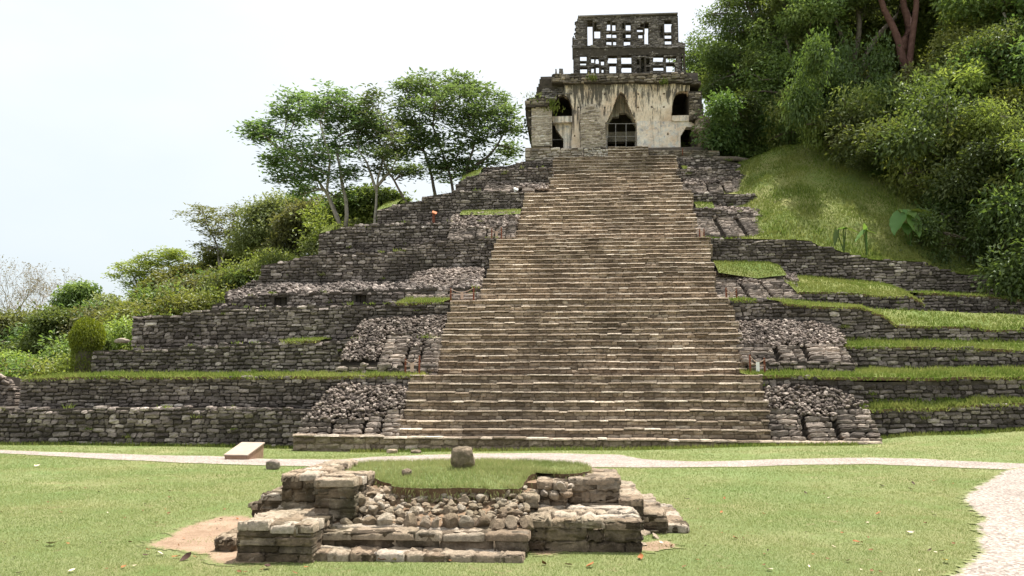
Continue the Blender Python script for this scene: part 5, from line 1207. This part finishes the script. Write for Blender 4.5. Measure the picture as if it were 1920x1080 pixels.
def on_hill(px, y): x = at(px, 300, y)[0]; return np.array([x, y, float(hill(x, y))-.1])
# big trees: (photo column, depth, variant, scale, turn, label)
FT = [(1378, 61, V1, 1.0, .3, 'tall dark-crowned tree immediately right of the temple with branches over its wall'), (1440, 57, V1, 1.05, 2.1, 'large dark leafy tree behind the top of the grassy hill'),
      (1390, 66, V2, 1.0, 4.0, 'dark tree seen through the gap right of the temple'), (1520, 54, V2, 1.0, 1.0, 'tall leafy tree with vine-hung trunk above the upper hill edge'), (1600, 57, V3, 1.5, 3.3, 'tall tree with dark forked trunk between hill and reddish tree'),
      (1780, 58, V2, 1.2, .9, 'tall green tree behind and right of the reddish trunk'), (1900, 46, V5, 1.0, 5.0, 'yellow-green tree with spreading sprays near the upper right corner'),
      (2010, 42, V1, 1.0, 2.6, 'big shadowy tree at the right picture edge above the terraces'), (1960, 47, V3, 1.3, 1.4, 'dark tree mostly beyond the right picture edge'), (1720, 62, V4, 1.2, 2.2, 'pale green treetop high behind the reddish trunk'),
      (1840, 62, V1, 1.3, .2, 'dark tall tree at the back of the upper right corner'), (1930, 56, V2, 1.35, 3.9, 'leafy tree rising out of the picture at the far upper right')]
for i, (px, y, v, s, rz, lb) in enumerate(FT): plant('forest_tree', v, on_hill(px, y), lb, 'tree', rz, s)
for i, (px, y, v, s, lb) in enumerate([(1490, 51, V6, 1.0, 'vine-draped leafy tree at the head of the thicket beside the hill crest'), (1555, 51.5, V5, .7, 'bright leafy tree over the upper thicket near the hill'), (1855, 50, V5, .75, 'tree with light yellow-green sprays right of the reddish trunk'),
    (1905, 43, V6, .85, 'mid green tree leaning over the thicket near the right edge'), (1810, 54, V6, 1.1, 'leafy tree between the light sprays and the upper right corner'), (1440, 54, V6, .8, 'small leafy tree at the crest behind the fallen log'), (1920, 39, V5, .75, 'light green tree cut by the right edge beside the huge leaves'), (1730, 64, V5, 1.3, 'light treetop glimpsed through the branches of the reddish tree')]):
    plant('leafy_tree', v, on_hill(px, y), lb, 'tree', i*1.1, s)
rng = R(530)
for i in range(12):   # deeper rows that close the view
    px = 1480+i*48+rng.uniform(-15, 15); plant('forest_tree', [V1, V2, V3][i % 3], on_hill(px, rng.uniform(66, 78)), 'dark forest tree standing in the rows behind the front trees on the right', 'tree', rng.uniform(0, 6), rng.uniform(1.1, 1.5), 'forest trees of the back rows')
# reddish tree
Y5 = 49.0; b = at(1697, 222, Y5)
t = tree_meshes('red_barked_tree', 540, [lp(b, Y5, (1697, 240, 0), (1697, 190, 0), (1702, 150, 0), (1706, 90, 0), (1718, 40, 0), (1720, -20, 0), (1725, -120, 0)), lp(b, Y5, (1702, 140, 0), (1690, 100, 0), (1680, 60, 0), (1660, 20, 0), (1645, -20, 0), (1630, -100, 0)), lp(b, Y5, (1690, 95, 0), (1704, 50, .6), (1690, 0, 1), (1690, -80, 1))],
    [lobe(b, Y5, 1630, -70, 60, 50), lobe(b, Y5, 1720, -90, 60, 55), lobe(b, Y5, 1680, -130, 60, 50, 1), lobe(b, Y5, 1590, -10, 24, 20)], 110, 100, .3, .14, .8, ('bark_red', 'leaf_mid'), .30)
plant('red_barked_tree', t, b, 'tree with a smooth reddish forked trunk rising above the shrubs', 'tree')
def forked(seed, base, y, lines, lobes, mats, r, label, kind='forked_tree', nc=60):
    b = at(*base, y); t = tree_meshes(kind, seed, [lp(b, y, *[(a, c, 0) for a, c in l]) for l in lines], [lobe(b, y, *l) for l in lobes], nc, 110, .2, .1, .8, mats, r)
    plant(kind, t, b, label, 'tree')
forked(541, (1606, 196), 50, [[(1606, 215), (1604, 140), (1585, 80), (1560, 20), (1535, -80)], [(1604, 145), (1630, 90), (1655, 55), (1690, 15), (1700, -40)], [(1600, 120), (1612, 60), (1605, 0), (1600, -80)]], [(1540, -60, 50, 30), (1640, 20, 26, 16), (1610, -60, 50, 30), (1560, 30, 22, 16), (1580, 90, 20, 12)], ('bark', 'leaf'), .2, 'dark forked tree with bare crossing limbs left of the reddish trunk')
forked(542, (1538, 200), 51, [[(1538, 260), (1540, 150), (1534, 60), (1530, -20), (1525, -100)], [(1536, 100), (1505, 60), (1475, 20), (1450, -20)]], [(1530, -70, 60, 40), (1470, -10, 40, 26), (1535, 130, 20, 40), (1540, 200, 26, 40), (1500, 60, 22, 18), (1528, 40, 20, 40)], ('bark', 'leaf_mid'), .18, 'upright dark trunk wrapped in hanging vines at the left side of the forest', 'vine_hung_tree', 110)
forked(543, (1808, 215), 52, [[(1808, 230), (1804, 150), (1798, 80), (1800, 0), (1805, -80)], [(1802, 110), (1830, 60), (1850, 10)]], [(1800, -60, 60, 40), (1845, 20, 26, 18), (1785, 60, 22, 18)], ('bark_pale', 'leaf_mid'), .13, 'slim pale trunk behind the light sprays right of the reddish tree')
forked(544, (1470, 240), 54, [[(1490, 260), (1480, 170), (1455, 110), (1430, 60), (1400, 10)], [(1478, 160), (1492, 90), (1495, 20), (1500, -60)]], [(1400, 0, 50, 30), (1435, 70, 34, 24), (1500, -20, 50, 36), (1380, 60, 36, 26), (1350, 30, 30, 26), (1360, 110, 40, 26), (1400, 140, 44, 24), (1350, 165, 30, 16), (1440, 170, 36, 26)], ('bark', 'leaf'), .2, 'leaning dark tree whose layered branches reach left towards the temple', 'leaning_tree', 190)
# shrubs on the slope: positions in photo columns and depth; label by look
SH = []
for row, (y, pa, pb, n) in enumerate([(37.6, 1850, 1990, 4), (38.8, 1800, 1980, 6), (40.2, 1755, 1960, 9), (41.6, 1700, 1950, 10), (43, 1655, 1930, 11), (44.4, 1610, 1930, 13), (45.8, 1575, 1920, 13), (47.2, 1540, 1910, 13), (48.6, 1510, 1900, 13), (50.5, 1470, 1890, 11), (52.5, 1440, 1880, 8)]):
    for q in range(n):
        p_ = pa+(pb-pa)*(q+rng.uniform(.1, .9))/n
        if y > 46 and 1640 < p_ < 1750 or y > 49.5 and 1560 < p_ < 1800: continue
        if y < 41 and p_ < 1800 or y < 42.5 and p_ < 1745: continue
        if 42.5 < y < 46 and 1630 < p_ < 1760: SH.append((p_, y, .62, rng.randint(0, 8), False)); continue
        SH.append((p_, y+rng.uniform(-.5, .5), rng.uniform(.85, 1.4)*(.85 if y > 46 else 1), rng.randint(0, 8), q == 0))
kinds = [B1, B2, B1, B2, B3, B1, B4, B2]; nmk = {id(B1): 'mid green rounded shrub in the thicket on the slope right of the grassy hill', id(B2): 'dark green dense shrub in the thicket on the slope right of the grassy hill', id(B3): 'bright yellow-green shrub in the thicket on the slope right of the grassy hill', id(B4): 'olive green loose shrub in the thicket on the slope right of the grassy hill'}
for px, y, s, kd, first in SH:
    v = kinds[kd]; e_ = plant('shrub', v, on_hill(px, y), nmk[id(v)], 'shrub', rng.uniform(0, 6.28), (s, s, s*(1.55 if 45 < y < 49 and px < 1580 else 1.15)) if y > 43 else s, nmk[id(v)].split(' in the')[0]+'s of the slope thicket'); e_.rotation_euler = (rng.normal(0, .22), rng.normal(0, .22), rng.uniform(0, 6.28)); e_.scale = tuple(c_*k_ for c_, k_ in zip(e_.scale, (rng.uniform(.8, 1.2), rng.uniform(.8, 1.2), rng.uniform(.75, 1.35)*(.62 if 1590 < px < 1780 and y > 42.5 else 1))))
for i, (px, y, s) in enumerate([(1365, 53, 1.3), (1395, 54, 1.2), (1425, 52.5, 1.3), (1455, 52, 1.4)]):
    plant('shrub', B2 if i % 2 else B1, on_hill(px, y), 'dark shrub along the top edge of the hill between temple and forest', 'shrub', i*1.3, s, 'shrubs along the hill top edge')
# bushes filling the tree line on the left
rng = R(531)
for i, (px, py, y, s, v) in enumerate([(600, 480, 50, 1.5, B1), (640, 462, 51, 1.4, B4), (560, 510, 50, 1.5, B3), (520, 535, 52, 1.6, B4), (480, 555, 51, 1.7, B1), (455, 570, 54, 1.9, B2), (430, 575, 50, 1.6, B3), (400, 565, 50, 1.8, B1), (370, 575, 52, 2.0, B4), (350, 590, 48, 1.7, B3), (325, 600, 50, 2.0, B1), (295, 610, 48, 1.8, B3), (265, 640, 47, 1.7, B1), (240, 655, 45, 1.6, B3), (215, 670, 44, 1.6, B1), (190, 690, 43, 1.5, B3), (120, 700, 46, 1.8, B1), (90, 720, 44, 1.7, B3), (60, 735, 46, 1.8, B1), (30, 745, 42, 1.4, B3), (10, 740, 50, 2.0, B4), (200, 650, 58, 2.4, B4), (150, 660, 60, 2.6, B1), (100, 660, 60, 2.6, B2), (60, 660, 62, 2.6, B4), (10, 660, 60, 2.6, B1), (720, 415, 55, 1.8, B1), (680, 430, 54, 2, B3)]):
    p = at(px, py, y); nm = {id(B1): 'mid green', id(B2): 'dark green', id(B3): 'bright yellow-green', id(B4): 'olive green'}[id(v)]
    p[2] -= 1.3*s*.5+.9; plant('shrub', v, p, nm+' bush in the tree line behind the left terraces', 'shrub', rng.uniform(0, 6), s*.8, nm+' bushes of the left tree line')
# slender saplings standing up through the thicket
def sapling(seed, mat, H):
    r = R(seed); lobes = [(r.normal(0, .35), r.normal(0, .35), H*f, r.uniform(.5, 1.0), r.uniform(.5, 1.0), r.uniform(.2, .42)) for f in (.45, .58, .7, .8, .9, 1.0)]
    x = r.normal(0, .3, 4); return tree_meshes('sapling', seed, [[(0, 0, -.5), (x[0], x[1], H*.5), (x[2], x[3], H)]], lobes, 46, 60, .3, .11, .55, ('bark', mat), .075, 'feather' if seed % 2 else 'broad')
SP = [sapling(551, 'leaf_mid', 5.5), sapling(552, 'leaf_bright', 6.5), sapling(553, 'leaf_olive', 5.0), sapling(554, 'leaf', 7.0)]
SN = ['mid green', 'bright green', 'olive green', 'dark green']
rng = R(555)
for i in range(30):
    y = rng.uniform(41, 53); lo = np.interp(y, [38, 42, 46, 50, 53], [1850, 1740, 1620, 1520, 1450]); px = rng.uniform(lo, 1925); q = i % 4
    if y < 50.5 and 1590 < px < 1790: continue
    plant('sapling', SP[q], on_hill(px, y), SN[q]+' slender sapling rising above the shrubs of the slope thicket', 'tree', rng.uniform(0, 6.28), rng.uniform(.8, 1.3), SN[q]+' saplings in the slope thicket')
# big-leaved plants
def heart_leaf(mb, o, d, L, W, droop, rng, tint, up=(0, 0, 1.)):
    d = np.array(d, float); d /= np.linalg.norm(d); s = np.cross(d, up); s /= np.linalg.norm(s)+1e-9; n = np.cross(s, d)
    t = np.linspace(0, 1, 12); prof = np.interp(t, [0, .08, .25, .5, .8, 1], [.35, .8, 1, .85, .42, .01])
    V = []
    for i, q in enumerate(t):
        c = np.array(o)+d*L*(q-.15)-np.array([0, 0, 1.])*droop*L*q**2
        for e in (-1, -.55, 0, .55, 1): V.append(c+s*e*W*.5*prof[i]+n*(.10*abs(e)*W-.03*W*math.sin(i*1.9)*abs(e))-d*(.16*L*abs(e) if q < .1 else 0))
    i, j = np.meshgrid(np.arange(11), np.arange(4), indexing='ij'); F = np.stack([i*5+j, (i+1)*5+j, (i+1)*5+j+1, i*5+j+1], -1).reshape(-1, 4)
    mb.add(np.array(V), F, 0, np.array(tint))
def bigplant(kind, base, leaves, label, seed):
    e = empty(kind, base, label, 'plant'); rng = R(seed)
    for (o, d, L, W, dr) in leaves:
        o = np.array(o, float); mb = MB(); K = curve(np.array(base)+np.array([0, 0, -.1]), np.array(base)+o, (0, 0, .12), 6); mb.tube(K, np.linspace(.035, .018, 6), 6, 0); st = mb.obj('stalk', M['big_leaf'], e)
        mb = MB(); heart_leaf(mb, np.array(base)+o, d, L, W, dr, rng, (.5+rng.uniform(-.4, .5), .5, .5)); mb.obj('leaf', M['big_leaf'], e, smooth=True)
bb = at(1706, 468, 38.6)
bigplant('elephant_ear_plant', bb, [((-.45, -.2, 1.5), (-.45, -.35, -1), 1.15, .85, .1), ((.05, -.35, 1.35), (.1, -.45, -1), 1.1, .75, .1), ((-.1, -.1, 1.75), (.1, -.7, -.35), .8, .8, .2), ((.35, -.1, 1.75), (.9, -.4, -.05), .9, .7, .25), ((-.15, -.25, 1.05), (-.2, -.5, -.9), .6, .5, .1)], 'plant with huge heart-shaped green leaves at the foot of the thicket', 601)
bb = at(1925, 548, 36.5)
bigplant('elephant_ear_plant', bb, [((-.25, -.3, .95), (-.75, -.5, -.5), 1.3, .95, .2), ((0, -.3, .7), (-.1, -.6, -.85), 1.0, .7, .1), ((.3, -.2, 1.1), (.6, -.5, -.3), 1.1, .8, .2)], 'plant with huge drooping leaves at the right edge over the terrace wall', 602)
bb = at(1582, 468, 37.3)
bigplant('broad_leaved_plant', bb, [((-.28, -.05, .75), (-.25, -.2, -1), .75, .3, .05), ((.05, 0, .95), (-.8, -.4, .15), .45, .35, .3), ((.15, 0, .95), (.85, -.4, -.25), .6, .35, .2)], 'small plant with three broad drooping leaves on top of the right terrace wall', 603)
bb = at(1625, 474, 37.4)
bigplant('broad_leaved_plant', bb, [((-.1, -.05, .95), (-.7, -.3, -.7), .8, .4, .1), ((.05, 0, 1.0), (.6, -.4, -.2), .5, .25, .2), ((0, 0, 1.05), (-.3, -.4, .8), .45, .2, .1)], 'small pale-stalked plant with narrow leaves, right neighbour of the three-leaved one', 604)
# fallen log along the top of the hill
p = [at(a, b, y) for a, b, y in ((1338, 297, 49.5), (1380, 298, 50.0), (1420, 305, 50.3), (1452, 308, 50.6))]
mb = MB(); mb.tube(p, [.14, .16, .17, .12], 8); lg = mb.obj('fallen_log', M['log'], smooth=True); tag(lg, 'grey fallen log lying along the top of the grassy hill', 'log')
mb = MB(); mb.tube([p[2], p[2]+np.array([.9, -.4, .35]), p[2]+np.array([1.5, -.3, .5])], [.07, .05, .03], 6); mb.obj('branch', M['log'], lg)

# ------------------------------------------------------------------ lawn blades
rng = R(701)
k = 820000; u = rng.rand(k); ya, yb = 6.2, 27.0; e = -1.15
y = (ya**(e+1)+u*(yb**(e+1)-ya**(e+1)))**(1/(e+1)); x = rng.uniform(-.8, .78, k)*y
z = ground(x, y); px, py = proj(x, y, z)
ap = [(455, 1046), (417, 1028), (425, 1008), (452, 1000), (490, 965), (500, 940), (535, 915), (640, 905), (1150, 905), (1200, 920), (1250, 945), (1290, 985), (1196, 1020), (992, 1022), (985, 1040), (590, 1043)]
def foot(x, y):     # ground covered by the altar itself
    xa, xb, xc = gpt(455, 1046)[0], gpt(1196, 1022)[0], at(1290, 985, 10.05)[0]; xd = at(490, 945, 9.75)[0]
    return ((x > xa) & (x < xb) & (y > np.where(x > gpt(990, 1022)[0], 8.86, 8.25)) & (y < 9.8)) | ((x > xd) & (x < xb-.1) & (y >= 9.8) & (y < 11.1)) | ((x >= xb-.15) & (x < xc) & (y > 9.95) & (y < 11.8))
jx, jy = px+rng.normal(0, 1, k)*60/y, py+rng.normal(0, 1, k)*18/y
bad = inpoly(jx, jy, path_poly) | inpoly(jx, jy, path_in) | foot(x, y)
dn = inpoly(px+rng.normal(0, 16, k), py+rng.normal(0, 6, k), DIRT) & (vnoise(x*3, y*3, 1.6, 8)+.3*rng.normal(0, 1, k) < .6)
thin = vnoise(x*1.3, y*1.3, 1.2, 12)+vnoise(x*5, y*5, 1.2, 13)*.6+rng.normal(0, .45, k) < -.75
front = (y > 24.0) & (x > -6.3) & (x < 8); front |= (y > 25.2) & (x <= -6.3); front |= (y > 25.6) & (x >= 8)
keep = ~(bad | dn | thin | front); x, y, z = x[keep], y[keep], z[keep]
mb = MB(); sc = (y/8)**.75
V0 = np.stack([x, y, z-.004], 1); k = len(x)
blades(mb, V0, .022*sc**.6, .0055*sc, rng, 0, 1.1)
tag(mb.obj('grass', M['blade']), kind='stuff')
# taller fringe along the foot of the walls and the path edge
mb = MB(); k = 9000; x = rng.uniform(-20, 18, k); y = np.where(x < -6.4, 25.15, np.where(x < 8, 24.12, 25.5))-np.abs(rng.normal(0, .12, k)); blades(mb, np.stack([x, y, ground(x, y)], 1), .11, .03, rng, 0)
tag(mb.obj('grass', M['blade_ledge']), kind='stuff')

# ------------------------------------------------------------------ fallen leaves on the lawn, each its own
def leaf_mesh(seed, L):
    rng = R(seed); mb = MB(); t = np.linspace(0, 1, 7); pr = np.sin(np.pi*t**.8)*.5+.01; V = []
    cv, tw = rng.uniform(.15, .6), rng.uniform(-.5, .5)
    for i, q in enumerate(t):
        for s in (-1, 0, 1): V.append((L*(q-.5), s*L*.5*pr[i], L*(.10+cv*(q-.5)**2*1.6+.18*abs(s)*pr[i]+tw*s*(q-.5)*.3)))
    i, j = np.meshgrid(np.arange(6), np.arange(2), indexing='ij'); F = np.stack([i*3+j, (i+1)*3+j, (i+1)*3+j+1, i*3+j+1], -1).reshape(-1, 4)
    mb.add(np.array(V), F); return mb
cols = [('brown', 'leaf_litter_brown'), ('orange', 'leaf_litter_orange'), ('pale tan', 'leaf_litter_pale'), ('dark brown', 'leaf_litter_dark')]
base = {c: [leaf_mesh(10*i+s, .085).mesh('fallen_leaf', M[m], True) for s in range(3)] for i, (c, m) in enumerate(cols)}
named = [(349, 1048, 'dark brown', .14), (738, 1052, 'pale tan', .11), (1706, 1000, 'pale tan', .10), (1653, 912, 'dark brown', .12), (1712, 908, 'dark brown', .11), (1706, 918, 'pale tan', .13), (1608, 1018, 'orange', .1), (1202, 1046, 'orange', .12), (1108, 1062, 'orange', .12), (96, 1022, 'pale tan', .16), (72, 875, 'pale tan', .2), (500, 1065, 'dark brown', .12), (300, 1040, 'pale tan', .1), (330, 1045, 'orange', .08)]
spots = [(a, b, c, s) for a, b, c, s in named]
for q in range(230):
    px = rng.uniform(0, 1830); py = 885+190*rng.rand()**.8
    if inpoly(px, py, ap) or (px > 1800) or (400 < px < 1290 and py < 1046 and py > 860 and inpoly(px, py, ap)): continue
    c = ['brown', 'brown', 'brown', 'orange', 'dark brown', 'pale tan'][rng.randint(0, 6)]; spots.append((px, py, c, .03+.055*rng.rand()**2))
for px, py, c, s in spots:
    p = gpt(px, py, .012); o = bpy.data.objects.new('fallen_leaf', base[c][rng.randint(0, 3)]); COL.objects.link(o); o.location = p; o.rotation_euler = (rng.normal(0, .25), rng.normal(0, .25), rng.uniform(0, 6.28)); sc = s/.085; o.scale = (sc, sc, sc)
    tag(o, c+' dry fallen leaf lying on the mown lawn', 'leaf', c+' fallen leaves on the lawn')
o = leaf_mesh(77, .16).obj('fallen_leaf', M['leaf_litter_yellow'], smooth=True); o.location = gpt(968, 1046, .02); o.rotation_euler = (0, .1, .5); tag(o, 'bright yellow fallen leaf before the right end of the lowest altar step', 'leaf')
o = leaf_mesh(78, .11).obj('fallen_leaf', M['leaf_litter_yellow'], smooth=True); o.location = gpt(1772, 1052, .02); o.rotation_euler = (.2, .1, 1.5); tag(o, 'bright yellow fallen leaf on the lawn near the gravel path corner', 'leaf')

# ------------------------------------------------------------------ light, sky, camera
sv = np.array([.20, .36, 1.0]); sv /= np.linalg.norm(sv)
sun = bpy.data.lights.new('sun', 'SUN'); sun.energy = 4.8; sun.angle = rad(.6); sun.color = (1, .95, .87)
so = bpy.data.objects.new('sun', sun); COL.objects.link(so)
from mathutils import Vector
so.rotation_euler = Vector(-sv).to_track_quat('-Z', 'Y').to_euler(); so.location = (0, 0, 60)
w = bpy.data.worlds.new('World'); scene.world = w; w.use_nodes = True; nt = w.node_tree; nt.nodes.clear()
sky = nt.nodes.new('ShaderNodeTexSky'); sky.sky_type = 'NISHITA'; sky.sun_disc = False
sky.sun_elevation = math.asin(sv[2]); sky.sun_rotation = math.atan2(sv[0], sv[1]); sky.dust_density = 4.0; sky.air_density = 1.0; sky.altitude = 200
tc = nt.nodes.new('ShaderNodeTexCoord'); nz = nt.nodes.new('ShaderNodeTexNoise'); nz.inputs['Scale'].default_value = 1.6; nz.inputs['Detail'].default_value = 5
mp = nt.nodes.new('ShaderNodeMapping'); mp.inputs['Scale'].default_value = (1, 1, 2.2); nt.links.new(tc.outputs['Generated'], mp.inputs[0]); nt.links.new(mp.outputs[0], nz.inputs['Vector'])
rp = nt.nodes.new('ShaderNodeValToRGB'); rp.color_ramp.elements[0].position = .3; rp.color_ramp.elements[0].color = (.5, .5, .5, 1); rp.color_ramp.elements[1].position = .6; rp.color_ramp.elements[1].color = (.86, .86, .86, 1)
nt.links.new(nz.outputs['Fac'], rp.inputs[0])
mx = nt.nodes.new('ShaderNodeMix'); mx.data_type = 'RGBA'; nt.links.new(rp.outputs[0], mx.inputs[0]); nt.links.new(sky.outputs[0], mx.inputs[6]); sx = nt.nodes.new('ShaderNodeSeparateXYZ'); nt.links.new(tc.outputs['Generated'], sx.inputs[0]); vr = nt.nodes.new('ShaderNodeValToRGB')
ev = vr.color_ramp.elements; ev[0].position = 0; ev[0].color = (.375, .415, .43, 1); ev[1].position = 1; ev[1].color = (1.0, 1.0, .99, 1); q_ = ev.new(.42); q_.color = (.50, .512, .512, 1)
nt.links.new(sx.outputs['Z'], vr.inputs[0]); vs = nt.nodes.new('ShaderNodeVectorMath'); vs.operation = 'SCALE'; vs.inputs['Scale'].default_value = 10.0; nt.links.new(vr.outputs[0], vs.inputs[0]); nt.links.new(vs.outputs[0], mx.inputs[7])   # thin bright cloud veil
bg = nt.nodes.new('ShaderNodeBackground'); bg.inputs['Strength'].default_value = .1; nt.links.new(mx.outputs[2], bg.inputs[0])
ow = nt.nodes.new('ShaderNodeOutputWorld'); nt.links.new(bg.outputs[0], ow.inputs[0])
cam = bpy.data.cameras.new('camera'); cam.sensor_width = 36; cam.lens = FPX/1920*36; cam.clip_end = 3000; cam.clip_start = .05
co = bpy.data.objects.new('camera', cam); COL.objects.link(co); co.location = (0, 0, EYE); co.rotation_euler = (rad(90)+PITCH, 0, YAW); scene.camera = co
scene.view_settings.view_transform = 'Standard'; scene.view_settings.look = 'None'; scene.view_settings.gamma = 1; scene.view_settings.exposure = 1.15
scene.cycles.use_denoising = True; scene.cycles.max_bounces = 6; scene.cycles.diffuse_bounces = 3; scene.cycles.transmission_bounces = 3; scene.cycles.transparent_max_bounces = 4
scene.cycles.caustics_reflective = False; scene.cycles.caustics_refractive = False
